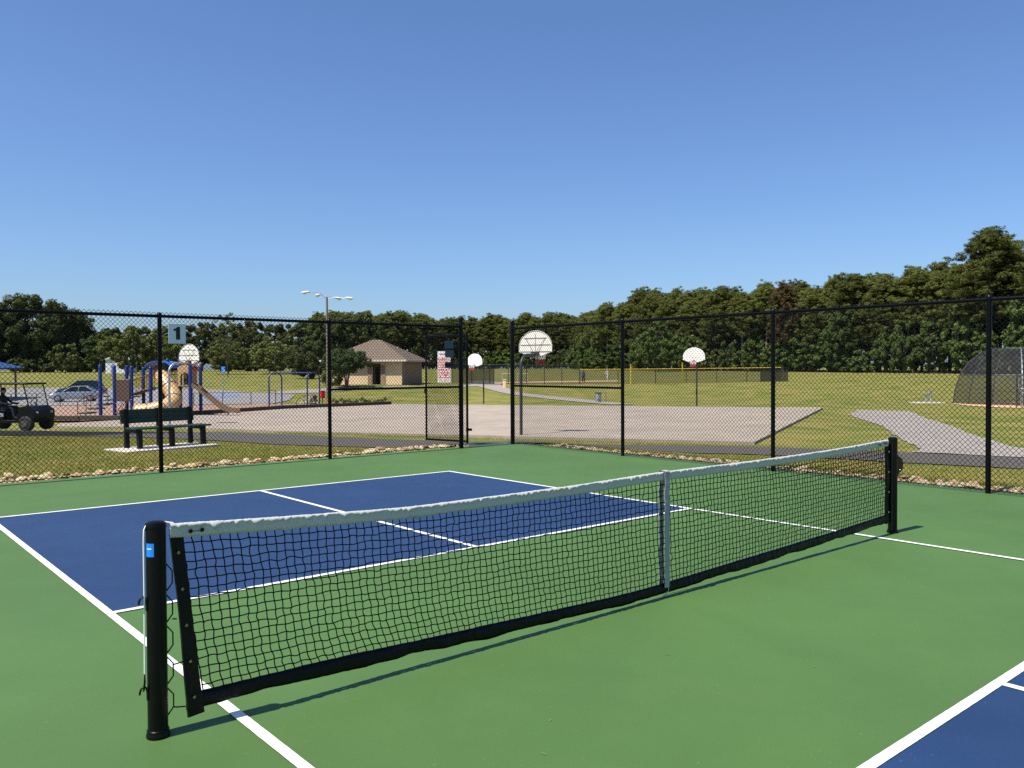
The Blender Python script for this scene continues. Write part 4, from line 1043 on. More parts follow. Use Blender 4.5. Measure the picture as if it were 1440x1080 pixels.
# accessible parking sign
hx, hy = site(-29.8, 86); hs = thing('parking_sign', 'blue accessible parking sign on a post in the car park', 'sign', (hx, hy, zf(hx, hy)), RC)
MB().tube([(0, 0, -.1), (0, 0, 2.9)], .04, 8).build('post', 'galv', hs, True); MB().box((0, -.05, 2.75), (.42, .02, .60), bev=.008).build('plate', 'sticker_blue', hs)
wc = MB(); wc.tube([(.02 + .11 * math.cos(a), -.062, 2.64 + .11 * math.sin(a)) for a in np.linspace(-3.0, 1.0, 14)], .016, 6); wc.tube([(-.02, -.062, 2.90), (-.02, -.062, 2.70), (.08, -.062, 2.69), (.13, -.062, 2.56)], .018, 6); wc.ball((-.02, -.062, 2.96), (.03, .01, .03), 8, 5)
wc.build('wheelchair_symbol', 'sign_white', hs)

# ------------------------------------------------------------------ light pole
lx, ly = site(-16.4, 74); lpz = zf(lx, ly)
lt_ = thing('light_pole', 'tall wooden light pole with four lamp heads on curved arms', 'light pole', (lx, ly, lpz), RC)
HP = 1.58 + 101.5 * 74 / 1171 - lpz
MB().tube([(0, 0, -.3), (.02, 0, HP * .5), (0, 0, HP)], [.14, .12, .09], 12).build('pole', 'wood_pole', lt_, True)
for (dx, dy, dz, k) in ((-1.55, -.2, .38, 1), (-.85, .9, .25, 1), (.60, 1.2, -.02, 1), (1.80, -.3, -.16, 1)):
    MB().tube([(0, 0, HP - .18), (dx * .35, dy * .35, HP + dz * .6 + .06), (dx * .7, dy * .7, HP + dz + .05), (dx, dy, HP + dz)], .03, 8).build('arm', 'galv', lt_, True)
    ang = math.atan2(dy, dx); l = MB(); cx_, sx_ = math.cos(ang), math.sin(ang)
    l.ball((0, 0, 0), (.42, .2, .11), 12, 7); hd = l.build('lamp_head', 'lamp_grey', lt_, True); hd.location = (dx + cx_ * .28, dy + sx_ * .28, HP + dz + .02); hd.rotation_euler = (0, .12, ang)
    gl = MB().ball((0, 0, 0), (.2, .14, .12), 10, 6).build('lens', 'light_glass', hd, True); gl.location = (.08, 0, -.05)

# ------------------------------------------------------------------ beige building
wx, wy = site(-17.0, 104.5); wz = zf(*site(-17.0, 100)) - .05
bd_ = thing('park_building', 'beige park building with brown hip roof beside the round tree', 'building', (wx, wy, wz), RC - R(9))
W_, D_, H_ = 9.3, 9.0, 2.95
dx0, dx1 = 1.0, 2.05                                 # door recess along the front wall
fw = [(-W_ / 2, dx0), (dx1, W_ / 2)]
for a, b in fw: MB().box(((a + b) / 2, -D_ / 2, H_ / 2), (b - a, .2, H_)).build('front_wall', 'stucco', bd_)
MB().box(((dx0 + dx1) / 2, -D_ / 2, H_ - .2), (dx1 - dx0, .2, .4)).build('door_lintel', 'stucco', bd_)
MB().box((W_ / 2 - .1, .1, H_ / 2), (.2, D_ - .21, H_)).build('side_wall', 'stone_facing', bd_); MB().box((-W_ / 2 + .1, .1, H_ / 2), (.2, D_ - .21, H_)).build('side_wall', 'stone_facing', bd_)
MB().box((0, D_ / 2 - .1, H_ / 2), (W_ - .42, .2, H_)).build('rear_wall', 'stucco', bd_)
MB().box(((dx0 + dx1) / 2, -D_ / 2 + 1.3, H_ / 2), (dx1 - dx0 + .6, .1, H_)).build('recess_wall', 'stone_facing', bd_)
MB().box((dx0 + .22, -D_ / 2 + 1.2, 1.05), (.5, .06, 2.1)).build('door', 'dark_void', bd_)
for x in (-W_ / 2 + .3, dx0 - .3, dx1 + .3): MB().box((x, -D_ / 2 - .12, H_ / 2 - .3), (.5, .08, H_ - .6)).build('pilaster', 'stone_facing', bd_)
ov = .75; e = H_ + .02; ap = 5.55; rl = .55
c_ = [(-W_ / 2 - ov, -D_ / 2 - ov, e), (W_ / 2 + ov, -D_ / 2 - ov, e), (W_ / 2 + ov, D_ / 2 + ov, e), (-W_ / 2 - ov, D_ / 2 + ov, e), (-rl, 0, ap), (rl, 0, ap)]
roof = MB().add(c_, [(0, 1, 5, 4), (1, 2, 5), (2, 3, 4, 5), (3, 0, 4), (3, 2, 1, 0)]).build('roof', 'shingle', bd_)
for a, b in ((0, 1), (1, 2), (2, 3), (3, 0)):
    A, B = Vector(c_[a]), Vector(c_[b]); m_ = (A + B) / 2; L_ = (B - A).length
    MB().box((m_.x, m_.y, e - .09), (L_ + .04, .05, .20), rz=math.atan2(B.y - A.y, B.x - A.x)).build('fascia_board', 'fascia', roof)
for k in range(11):                                   # shingle courses stand a little proud
    t = (k + 1) / 12; z = e + (ap - e) * t
    for a, b, c2, d2 in ((0, 1, 5, 4), (1, 2, 5, 5)):
        A = Vector(c_[a]).lerp(Vector(c_[d2]), t); B = Vector(c_[b]).lerp(Vector(c_[c2]), t)
        n_ = (Vector(c_[b]) - Vector(c_[a])).cross(Vector(c_[d2]) - Vector(c_[a])).normalized()
        MB().tube([A + n_ * .01, B + n_ * .01], .022, 4).build('shingle_course', 'shingle', roof)
MB().lathe([(.06, ap - 1.6), (.06, ap - .85)], (2.5, 1.0, 0), 8).build('vent_pipe', 'fascia', roof, True)

# ------------------------------------------------------------------ cars
def car(label, loc, rz, paint, suv=False):
    t = thing('parked_car', label, 'car', loc, rz, 'cars in the car park')
    L_, Wd = 4.6, 1.78; hb = .98 if not suv else 1.08
    st_ = [(-2.30, .42, .72, .70), (-2.22, .30, .90, .80), (-1.6, .24, hb, .88), (-.6, .22, hb, .89), (.6, .22, hb - .02, .89), (1.35, .23, hb - .10, .88), (2.0, .28, hb - .22, .82), (2.25, .34, .68, .72), (2.32, .42, .60, .60)]
    vs_ = []; 
    for x, z0, z1, hw in st_:
        for y, z in ((-hw * .92, z0), (-hw, z0 + .12), (-hw, (z0 + z1) / 2 + .08), (-hw * .93, z1 - .03), (-hw * .82, z1), (hw * .82, z1), (hw * .93, z1 - .03), (hw, (z0 + z1) / 2 + .08), (hw, z0 + .12), (hw * .92, z0)): vs_.append((x, y, z))
    k = 10; fs_ = [tuple(range(k)), tuple(reversed(range((len(st_) - 1) * k, len(st_) * k)))]
    for i in range(len(st_) - 1):
        for j in range(k): fs_.append((i * k + j, i * k + (j + 1) % k, (i + 1) * k + (j + 1) % k, (i + 1) * k + j))
    body = MB().add(vs_, fs_).build('body', paint, t, True)
    hr = 1.45 if not suv else 1.70
    gh = [(-1.95 if suv else -1.75, hb - .02), (-1.65 if suv else -1.05, hr - .08), (-.9, hr), (.15, hr - .02), (1.15, hb - .06)]
    vs_ = []
    for x, z in gh:
        w_ = .80 if z < hb + .05 else .60
        vs_ += [(x, -w_, z), (x, w_, z)]
    g = MB().add(vs_ , [(2 * i, 2 * i + 1, 2 * i + 3, 2 * i + 2) for i in range(4)] + [tuple(2 * i for i in range(5)), tuple(2 * i + 1 for i in reversed(range(5))), (0, 8, 9, 1)]).build('windows', 'car_glass', t)
    MB().add([(x, y, z + .012) for x, z in gh[1:4] for y in (-.605, .605)], [(0, 1, 3, 2), (2, 3, 5, 4)]).build('roof_panel', paint, t)
    for sg_ in (-1, 1):
        pl = MB()
        for (xa, za, xb, zb) in ((gh[0][0], gh[0][1], gh[1][0], gh[1][1]), (gh[3][0], gh[3][1], gh[4][0], gh[4][1]), (-.35, hb, -.4, hr - .02)):
            ya = sg_ * .815; yb = sg_ * .615; pl.tube([(xa, ya, za), (xb, yb, zb)], .04, 6)
        pl.tube([(gh[1][0], sg_ * .615, gh[1][1]), (gh[2][0], sg_ * .615, gh[2][1]), (gh[3][0], sg_ * .615, gh[3][1])], .035, 6); pl.build('pillars', paint, t, True)
        for x in (-1.38, 1.42):
            w = MB().lathe([(.16, -.10), (.31, -.10), (.325, -.05), (.325, .05), (.31, .10), (.16, .10)], (x, sg_ * .80, .325), 20, 'y').build('wheel', 'tyre', t, True)
            MB().lathe([(.03, -.02), (.20, -.02), (.21, .03), (.03, .05)], (x, sg_ * .87, .325), 16, 'y').build('rim', 'rim_alloy', w, True)
        MB().box((2.20, sg_ * .58, .66), (.16, .34, .14), rz=-sg_ * .3, bev=.03).build('headlight', 'light_glass', t)
        MB().box((-2.24, sg_ * .62, .80), (.10, .26, .16), bev=.02).build('tail_light', 'tail_red', t)
        MB().box((.85, sg_ * .97, hb + .03), (.12, .16, .12), bev=.03).build('mirror', paint, t)
    return t
cx_, cy_ = site(-41.9, 80); car('silver car parked side on behind the playground steps', (cx_, cy_, zf(cx_, cy_) + .06), RC + math.pi + R(16), 'car_silver')
cx_, cy_ = site(-44.7, 86.5); car('dark blue car with a higher roof parked behind the silver car', (cx_, cy_, zf(cx_, cy_) + .06), RC + math.pi + R(12), 'car_navy', True)

# ------------------------------------------------------------------ golf cart with a driver
gx_, gy_ = site(-21.5, 36.0); gz_ = zf(gx_, gy_)
gc = thing('golf_cart', 'black golf cart with roof and clear windshield beside the dark path', 'golf cart', (gx_, gy_, gz_ + .01), RC - R(8))
gc.scale = (1.1, 1.1, 1.1)
MB().prism([(-1.25, .32), (1.15, .32), (1.28, .55), (1.25, .82), (.95, .98), (.62, .92), (.50, .42), (-.05, .40), (-.10, .66), (-.95, .68), (-1.30, .62)], -.58, .58, 'y').build('body', 'cart_black', gc)
MB().box((.30, 0, .40), (.75, 1.16, .05), bev=.01).build('floor_pan', 'cart_black', gc)
for x, z in ((-.48, .74),): MB().box((x, 0, z), (.52, 1.10, .14), bev=.04).build('seat', 'cart_seat', gc)
MB().box((-.78, 0, 1.02), (.12, 1.10, .46), ry=-.2, bev=.04).build('backrest', 'cart_seat', gc)
MB().box((-1.05, 0, .74), (.46, 1.10, .12), bev=.04).build('rear_seat', 'cart_seat', gc)
MB().box((-.12, 0, 1.83), (2.15, 1.18, .07), bev=.03).build('roof', 'cart_black', gc)
for sg_ in (-1, 1):
    MB().tube([(1.02, sg_ * .54, .90), (.80, sg_ * .54, 1.80)], .024, 8).build('strut', 'cart_black', gc, True)
    MB().tube([(-1.02, sg_ * .54, .66), (-1.05, sg_ * .54, 1.80)], .024, 8).build('strut', 'cart_black', gc, True)
    for x in (-.95, .92):
        w = MB().lathe([(.12, -.12), (.25, -.12), (.29, -.08), (.29, .08), (.25, .12), (.12, .12)], (x, sg_ * .55, .29), 20, 'y').build('wheel', 'tyre', gc, True)
        MB().lathe([(.02, -.03), (.13, -.03), (.14, .02), (.02, .04)], (x, sg_ * .66, .29), 14, 'y').build('rim', 'zinc_dark', w, True)
    MB().box((1.24, sg_ * .40, .72), (.06, .16, .10), bev=.02).build('headlight', 'light_glass', gc)
MB().add([(1.03, -.52, .92), (1.03, .52, .92), (.81, .52, 1.79), (.81, -.52, 1.79)], [(0, 1, 2, 3)]).build('windshield', 'windshield', gc)
MB().tube([(.60 + .05 * math.cos(a), .28 + .17 * math.cos(a + 1.57), 1.08 + .15 * math.sin(a + 1.57)) for a in np.linspace(0, 6.283, 16, endpoint=False)], .016, 6, closed=True).build('steering_wheel', 'plastic_black', gc, True)
MB().tube([(.85, .28, .85), (.60, .28, 1.08)], .02, 6).build('steering_column', 'plastic_black', gc, True)
MB().box((-.20, -.592, .62), (.34, .012, .13), bev=.004).build('side_badge', 'galv', gc)
J = [(-.52, -.05, .86), (-.55, -.05, 1.05), (-.52, -.05, 1.30), (-.50, -.05, 1.40), (-.47, -.05, 1.50), (-.45, -.05, 1.58), (-.50, -.24, 1.28), (-.32, -.30, 1.06), (.0, -.22, 1.02), (-.50, .14, 1.28), (-.30, .20, 1.06), (.02, .18, 1.04),
     (-.42, -.15, .86), (.02, -.17, .90), (.12, -.17, .50), (.28, -.17, .46), (-.42, .06, .86), (.02, .07, .90), (.14, .07, .50), (.30, .07, .46)]
Rd = [.14, .135, .145, .06, .08, .085, .06, .05, .04, .06, .05, .04, .095, .075, .055, .045, .095, .075, .055, .045]
Ed = [(0, 1), (1, 2), (2, 3), (3, 4), (4, 5), (2, 6), (6, 7), (7, 8), (2, 9), (9, 10), (10, 11), (0, 12), (12, 13), (13, 14), (14, 15), (0, 16), (16, 17), (17, 18), (18, 19)]
_dr = person('person', 'person in dark clothes sitting in the black golf cart', (gx_, gy_, gz_ + .01), RC - R(8), J, Rd, Ed, {'body': 'cloth_dark'}, None,
       [('head', MB().ball((-.45, -.05, 1.55), (.10, .085, .12)), 'skin'), ('hair', MB().ball((-.465, -.05, 1.59), (.108, .095, .10)), 'hair')]); _dr.scale = (1.1, 1.1, 1.1)

# ------------------------------------------------------------------ blue shelter at the left
hx, hy = site(-53.2, 82); sh = thing('picnic_shelter', 'blue roofed shelter on thin posts at the left edge', 'shelter', (hx, hy, zf(hx, hy)), RC)
for sx in (-1, 1):
    for sy in (-1, 1): MB().tube([(sx * 3.0, sy * 2.2, -.1), (sx * 3.0, sy * 2.2, 3.2)], .10, 8).build('post', 'wood_pole', sh, True)
q = [(-3.6, -2.8, 3.15), (3.6, -2.8, 3.15), (3.6, 2.8, 3.15), (-3.6, 2.8, 3.15), (-1.2, 0, 4.1), (1.2, 0, 4.1)]
MB().add(q, [(0, 1, 5, 4), (1, 2, 5), (2, 3, 4, 5), (3, 0, 4), (0, 3, 2, 1)]).build('roof', mat('shelter_blue', (.02, .07, .20), .5), sh)
MB().box((0, 0, 3.05), (7.2, 5.6, .14)).build('roof_frame', 'dark_pole', sh)

# far white building among the trees
hx, hy = site(-90.5, 193); wb = thing('white_building', 'white building showing between the trees above the playground', 'building', (hx, hy, zf(hx, hy)), RC)
MB().box((0, 0, 1.6), (4.4, 6, 3.2)).build('wall', 'sign_white', wb); MB().prism([(-2.5, 3.2), (2.5, 3.2), (0, 4.2)], -3.3, 3.3, 'y').build('roof', 'lamp_grey', wb); MB().box((-.5, -3.02, 1.1), (1, .06, 2.1)).build('door', 'zinc', wb)

# ------------------------------------------------------------------ ball field
def far_fence(name, label, pts, h, gap, cap=None, screen=None, group='ball field fences'):
    t = thing(name, label, 'fence', (0, 0, 0), 0, group)
    for a, b in zip(pts[:-1], pts[1:]):
        a, b = np.array(a), np.array(b); L_ = np.linalg.norm(b - a); k = max(1, int(round(L_ / gap)))
        P = [a + (b - a) * i / k for i in range(k + 1)]; Zs = [zf(*q) for q in P]
        for q, z in zip(P, Zs): MB().tube([(q[0], q[1], z - .1), (q[0], q[1], z + h)], .05, 6).build('post', 'dark_pole', t, True)
        for i in range(k):
            (x0, y0), (x1, y1) = P[i], P[i + 1]; z0, z1 = Zs[i], Zs[i + 1]
            MB().add([(x0, y0, z0), (x1, y1, z1), (x1, y1, z1 + h), (x0, y0, z0 + h)], [(0, 1, 2, 3)]).build('mesh_panel', screen or 'far_mesh', t)
        MB().tube([(q[0], q[1], z + h) for q, z in zip(P, Zs)], .065 if cap else .04, 6).build('rail_cap' if cap else 'top_rail', cap or 'dark_pole', t, True)
    return t
far_fence('field_fence', 'long low ball field fence with a yellow top cap', [site(9.4, 115), site(20, 116), site(33, 117), site(38.0, 117.5)], 2.0, 4.4, 'yellow_cap')
far_fence('field_fence', 'black screened end of the ball field fence', [site(35.4, 118.6), site(39.2, 118.4)], 1.5, 1.9, None, 'windscreen')
far_fence('field_fence', 'plain black ball field fence seen through the gateway', [site(-8, 112), site(2, 113), site(9.2, 114)], 2.6, 2.6)
for lab, lat, dep, h in (('yellow foul pole beside the fence corner of the ball field', 16.0, 112, 2.7), ('short yellow pole behind the far hoop net', 26.2, 128, 2.6)):
    x, y = site(lat, dep); fp = thing('foul_pole', lab, 'pole', (x, y, zf(x, y)), 0, 'yellow poles on the ball field')
    MB().tube([(0, 0, -.1), (0, 0, h)], .10, 8).build('shaft', 'yellow_cap', fp, True); MB().box((0, 0, h + .03), (.22, .22, .06)).build('cap', 'yellow_cap', fp)
def goal(label, lat, dep):
    x, y = site(lat, dep); t = thing('goal_frame', label, 'goal', (x, y, zf(x, y)), RC, 'small goals on the far field')
    for sx in (-.75, .75): MB().tube([(sx, 0, 0), (sx, 0, 1.25)], .035, 6).tube([(sx, 0, 1.25), (sx, .7, 0)], .025, 6).build('upright', 'sign_white', t, True)
    MB().tube([(-.75, 0, 1.25), (.75, 0, 1.25)], .035, 6).build('crossbar', 'sign_white', t, True)
goal('white goal frame just left of the fence corner post', -.7, 122); goal('white goal frame beyond the nearest hoop pole', 1.55, 122)
x, y = site(-.9, 100); bk = thing('clay_block', 'pale orange block standing by the far clay', 'block', (x, y, zf(x, y)), RC)
MB().box((0, 0, .5), (.38, .38, 1.0), bev=.05).build('block_body', 'stucco', bk); MB().box((0, 0, 1.03), (.46, .46, .06), bev=.015).build('block_cap', 'fascia', bk)
x, y = site(-4.4, 108); dg = thing('dugout', 'black flat roofed dugout behind the far hoop', 'dugout', (x, y, zf(x, y)), RC)
MB().box((0, 0, 2.35), (4.4, 2.2, .14), bev=.02).build('roof', 'windscreen', dg)
for sx in (-2.0, -.7, .7, 2.0): MB().tube([(sx, -1.0, 0), (sx, -1.0, 2.3)], .05, 6).build('post', 'dark_pole', dg, True)
MB().box((0, 1.0, 1.1), (4.2, .1, 2.2)).build('back_wall', 'far_mesh', dg)
x, y = site(14.7, 128); standing('person', 'distant ball player in white bending in the outfield', (x, y, zf(x, y)), RC + 2.2, 'cloth_white', 'cloth_white', 'people on the ball field', lean=.12, stride=.2)
x, y = site(10.3, 120); standing('person', 'distant person in blue standing at the end of the yellow capped fence', (x, y, zf(x, y)), RC + 2.9, 'cloth_blue', 'cloth_dark', 'people on the ball field', stride=.06)
x, y = site(7.65, 74); tr = thing('trash_can', 'grey white trash can beside the pale far path', 'trash can', (x, y, zf(x, y) + .02), RC)
MB().lathe([(.26, 0), (.28, .03), (.29, .78), (.30, .80)], (0, 0, 0), 18).build('barrel', mat('can_grey', (.5, .5, .5), .5, col2=(.22, .22, .23), vscale=6, vcontrast=.08), tr, True)
MB().lathe([(.315, .78), (.315, .84), (.2, .88), (.19, .88)], (0, 0, 0), 18).build('lid', 'dark_pole', tr, True); MB().box((.55, .1, .82), (.5, .3, .03)).build('side_shelf', 'dark_pole', tr); MB().tube([(.7, .1, 0), (.7, .1, .82)], .02, 6).build('shelf_leg', 'dark_pole', tr, True)

# backstop, bleachers, fountain
bx0, by0 = site(40.0, 66.5); bz0 = zf(bx0, by0)
bk = thing('backstop', 'black curved baseball backstop with grey ribs at the right', 'backstop', (bx0, by0, bz0), RC)
RB = [(-3.4, 2.6), (-3.0, 1.0), (-2.0, -.6), (-.4, -1.9), (1.6, -2.6), (3.2, -2.8)]
prof_b = [(0, 0), (.18, 1.2), (.62, 2.4), (1.35, 3.4), (2.4, 4.15), (3.3, 4.55)]
ribs = []
cen = Vector((2.6, 3.4))
for (rx, ry) in RB:
    d = (cen - Vector((rx, ry))).normalized()
    ribs.append([(rx + d.x * s, ry + d.y * s, z) for s, z in prof_b])
for i, rbp in enumerate(ribs): MB().tube(rbp, .045, 8).build('rib', 'galv' if i == 3 else 'dark_pole', bk, True)
for i in range(len(ribs) - 1):
    A, B = ribs[i], ribs[i + 1]; n = len(A)
    MB().add(A + B, [(j, j + 1, n + j + 1, n + j) for j in range(n - 1)]).build('mesh_panel', 'backstop_mesh', bk, True)
for j in (0, 2, 5): MB().tube([r_[j] for r_ in ribs], .035, 6).build('hoop_rail', 'dark_pole', bk, True)
far_fence('field_fence', 'black wing fence joined to the curved backstop', [site(38.3, 63.2), site(43.5, 61.0)], 2.4, 1.9)
bx0, by0 = site(38.6, 60.3); bl_ = thing('bleachers', 'small aluminium bleachers behind the wing fence', 'bleachers', (bx0, by0, zf(bx0, by0)), RC + .1)
for k in range(4):
    MB().box((1.6, -.2 + k * .6, .45 + k * .32), (4.6, .26, .05), bev=.008).build('seat_plank', 'aluminium', bl_); MB().box((1.6, -.45 + k * .6, .18 + k * .32), (4.6, .24, .04), bev=.008).build('foot_plank', 'aluminium', bl_)
for x in (-.5, 1.6, 3.7): MB().tube([(x, -.4, 0), (x, -.4, .4), (x, 1.8, 1.45), (x, 1.8, 0)], .03, 6).build('frame', 'galv', bl_, True)
for x in (-.6, 3.8): MB().tube([(x, 1.9, 1.4), (x, 1.9, 2.2)], .025, 6).build('rail_post', 'galv', bl_, True)
MB().tube([(-.6, 1.9, 2.2), (3.8, 1.9, 2.2)], .025, 6).build('back_rail', 'galv', bl_, True)
MB().box((-.2, -.62, .52), (.9, .05, .9), bev=.01).build('end_panel', 'play_brown', bl_)
fx_, fy_ = site(35.0, 70.2); fz_ = zf(fx_, fy_)
fpad = MB().box((0, 0, 0), (2.3, 1.6, .12), bev=.01).build('fountain_pad', 'concrete_pad'); fpad.location = (fx_, fy_, fz_ + .02); fpad.rotation_euler = (0, 0, RC); tag(fpad, 'pale concrete pad left of the backstop', None, None, 'structure')
ft = thing('drinking_fountain', 'grey drinking fountain with two bowls on the pale pad', 'fountain', (fx_, fy_, fz_ + .08), RC)
MB().lathe([(.10, 0), (.08, .1), (.07, .85), (.10, .9)], (.3, 0, 0), 12).build('pedestal', 'zinc', ft, True); MB().lathe([(.05, .86), (.24, .94), (.26, 1.02), (.22, 1.0), (.04, .96)], (.3, 0, 0), 14).build('bowl', 'zinc', ft, True)
MB().lathe([(.05, .62), (.20, .68), (.22, .75), (.18, .73), (.04, .70)], (-.12, 0, 0), 14).build('bowl', 'zinc', ft, True); MB().tube([(-.12, 0, .62), (.0, 0, .5), (.3, 0, .5)], .045, 8).build('arm', 'zinc', ft, True)
MB().tube([(-.12, 0, 0), (-.12, 0, .6)], .05, 8).build('leg', 'zinc', ft, True)

# ------------------------------------------------------------------ trees
def leaf_cloud(centres, radii, per, size, flat=1.0, up=.35, slim=1.0):
    """leaf-sized triangles spread through clumps; each leans outward from its clump"""
    c = np.repeat(np.asarray(centres, float), per, 0); r = np.repeat(np.asarray(radii, float), per)
    n = len(c); d = rng.normal(0, 1, (n, 3)); d /= np.linalg.norm(d, axis=1)[:, None]
    rad = r * rng.uniform(.35, 1.05, n) ** .6
    pos = c + d * rad[:, None] * np.array([1, 1, flat])
    nrm = d + rng.normal(0, .45, (n, 3)); nrm[:, 2] += up; nrm /= np.linalg.norm(nrm, axis=1)[:, None]
    a = np.cross(nrm, rng.normal(0, 1, (n, 3))); a /= np.linalg.norm(a, axis=1)[:, None] + 1e-9; b = np.cross(nrm, a)
    s = size * rng.uniform(.6, 1.4, n)[:, None]
    v = np.stack([pos + a * s, pos - a * s * .5 + b * s * .75 * slim, pos - a * s * .5 - b * s * .75 * slim], 1)
    return v.reshape(-1, 3)
def crown_mesh(verts, m, parent):
    F = np.arange(len(verts)).reshape(-1, 3); return raw_mesh('crown', verts, F, 3, m, parent)
def limb_mesh(parent, trunk, tr, branches, m):
    mb = MB(); mb.tube(trunk, tr, 8)
    for P, r_ in branches: mb.tube(P, [r_, r_ * .4] if len(P) == 2 else list(np.linspace(r_, r_ * .3, len(P))), 5, cap=False)
    return mb.build('trunk', m, parent, True)
def pine(name, H=22.0, bare=.42, spread=3.6, leaf='pine_leaf', dens=1.0, label='', group=None):
    t = thing(name, label, 'tree', (0, 0, 0), 0, group)
    bend = rng.uniform(-.5, .5, 2)
    def tp(z): return np.array([bend[0] * math.sin(z / H * 2.4), bend[1] * math.sin(z / H * 2.0), z])
    trunk = [tp(z) - np.array([0, 0, .3 if z == 0 else 0]) for z in np.linspace(0, H * .93, 9)]; tr = list(np.linspace(.27, .05, 9))
    br = []; cen = []; rad = []
    nb = int(48 * dens)
    for k in range(nb):
        f = (k + rng.random()) / nb; z = H * (bare + (1 - bare) * f); az = k * 2.4 + rng.uniform(-.5, .5)
        env = spread * (.62 + .5 * math.sin((f * .9 + .1) * math.pi)) * math.sqrt(max(0, 1.02 - f ** 3)) * rng.uniform(.55, 1.12); env = max(env, .8)
        p0 = tp(z); tip = p0 + np.array([math.cos(az) * env, math.sin(az) * env, env * rng.uniform(-.05, .40)])
        br.append(([p0, tip], .06))
        for q in range(11):
            s = rng.uniform(.22, 1.08); cen.append(p0 + (tip - p0) * s + rng.normal(0, .42, 3)); rad.append(rng.uniform(.24, .52))
    for k in range(85):
        d = rng.normal(0, 1, 3); d /= np.linalg.norm(d); d[2] = abs(d[2]); q_ = rng.uniform(.35, 1.0) ** .5
        cen.append(tp(H * .87) + d * q_ * np.array([spread * .62, spread * .62, H * .12])); rad.append(rng.uniform(.28, .55))
    limb_mesh(t, trunk, tr, br, 'bark_pine')
    crown_mesh(leaf_cloud(cen, rad, 40, .25, .85, .2, .30), leaf, t)
    return t
def broad(name, H=12.0, rx=4.5, base=.16, leaf='oak_leaf', label='', group=None, per=150, size=.20, n=85, trunk_r=.25, bark='bark_grey', sparse=1.0, stems=1):
    t = thing(name, label, 'tree', (0, 0, 0), 0, group)
    cz = H * (1 + base) / 2; rz = H * (1 - base) / 2
    cen = []; rad = []
    lob = [(rng.normal(0, .45) * rx, rng.normal(0, .45) * rx, cz + rng.uniform(-.5, .6) * rz) for _ in range(7)]
    while len(cen) < n:
        d = rng.normal(0, 1, 3); d /= np.linalg.norm(d); s = rng.uniform(.3, 1.0) ** .45
        p = np.array([d[0] * rx * s, d[1] * rx * s, cz + d[2] * rz * s])
        p[:2] *= 1 + .16 * math.sin(3 * math.atan2(d[1], d[0]) + d[2] * 4)
        if rng.random() < .12: continue
        cen.append(p); rad.append(rng.uniform(.08, .17) * rx + .10)
    br = []
    for k in range(14):
        c = cen[rng.integers(len(cen))]; br.append(([(0, 0, H * (base + .05)), (c[0] * .5, c[1] * .5, (c[2] + H * base) / 2 + .3), tuple(c)], trunk_r * .35))
    if stems == 1: trunk = [(0, 0, -.3), (.05, .02, H * .2), (0, .06, H * .45), (.1, 0, H * .7)]; limb_mesh(t, trunk, [trunk_r, trunk_r * .8, trunk_r * .55, trunk_r * .2], br, bark)
    else:
        mb = MB()
        for k in range(stems):
            a = k * 6.283 / stems + .4; mb.tube([(.10 * math.cos(a), .10 * math.sin(a), -.2), (.22 * math.cos(a), .22 * math.sin(a), H * .25), (.6 * math.cos(a), .6 * math.sin(a), H * .55), (1.1 * math.cos(a), 1.1 * math.sin(a), H * .8)], [.07, .06, .05, .02], 6)
        mb.build('trunk', bark, t, True)
    crown_mesh(leaf_cloud(cen, rad, int(per * sparse), size, .85, .35), leaf, t)
    return t
GP_R = 'pines of the wood behind the ball field'; GP_C = 'pines of the wood behind the building'
LB_R = 'tall pine in the high wood behind the ball field and backstop'
LB_C = 'distant pine in the long dark wood behind the beige building'
pines = [pine('pine_tree', 22, .44, 3.6, 'pine_leaf', 1.0, LB_R, GP_R), pine('pine_tree', 22, .36, 4.0, 'pine_leaf', 1.15, LB_R, GP_R), pine('pine_tree', 22, .52, 3.3, 'pine_leaf', .9, LB_R, GP_R), pine('pine_tree', 22, .25, 3.7, 'pine_leaf', 1.3, LB_R, GP_R)]
used = set()
def place(proto, x, y, s, label=None, group=None, sxy=None):
    loc = (x, y, zf(x, y)); rz = rng.uniform(0, 6.28); sc = (sxy or s, sxy or s, s)
    if proto.name not in used:
        used.add(proto.name); proto.location = loc; proto.rotation_euler = (0, 0, rz); proto.scale = sc; o = proto
    else: o = dup(proto, loc, rz, None, sc)
    if label: o['label'] = label
    if group: o['group'] = group
    return o
def along(poly, gap):
    out = []
    for a, b in zip(poly[:-1], poly[1:]):
        a, b = np.array(a), np.array(b); k = max(1, int(np.linalg.norm(b - a) / gap))
        for i in range(k): out.append(a + (b - a) * (i + rng.uniform(-.25, .25)) / k)
    return out
# wood behind the ball field: (point, tree height) along its front edge
EDGE = [((153.5, 30), 23.0), ((152, 44), 22.6), ((153.0, 52), 23.6), ((155.4, 63.0), 19.6), ((158, 76), 18.4), ((160.6, 89.6), 18.9), ((165.7, 120.7), 18.6), ((170.7, 150), 20.8), ((172.5, 160), 19.2), ((178, 172), 17.5), ((186, 184), 17.5), ((196, 196), 18.0)]
ex = np.array([e[0] for e in EDGE]); eh = np.array([e[1] for e in EDGE])
for row, (off, gap) in enumerate(((0, 4.3), (5, 4.6), (11, 5.5), (18, 6.5))):
    for q in along([tuple(e + np.array([off, off * .25])) for e in ex], gap):
        h = np.interp(q[1], ex[:, 1] + off * .25, eh) * rng.uniform(.88, 1.06) * (1 + off * .004)
        place(pines[rng.choice(4, p=[.28, .30, .12, .3])], q[0] + rng.uniform(-1.2, 1.2), q[1] + rng.uniform(-1, 1), h / 22, LB_R, GP_R, sxy=h / 22 * rng.uniform(1.25, 1.65))
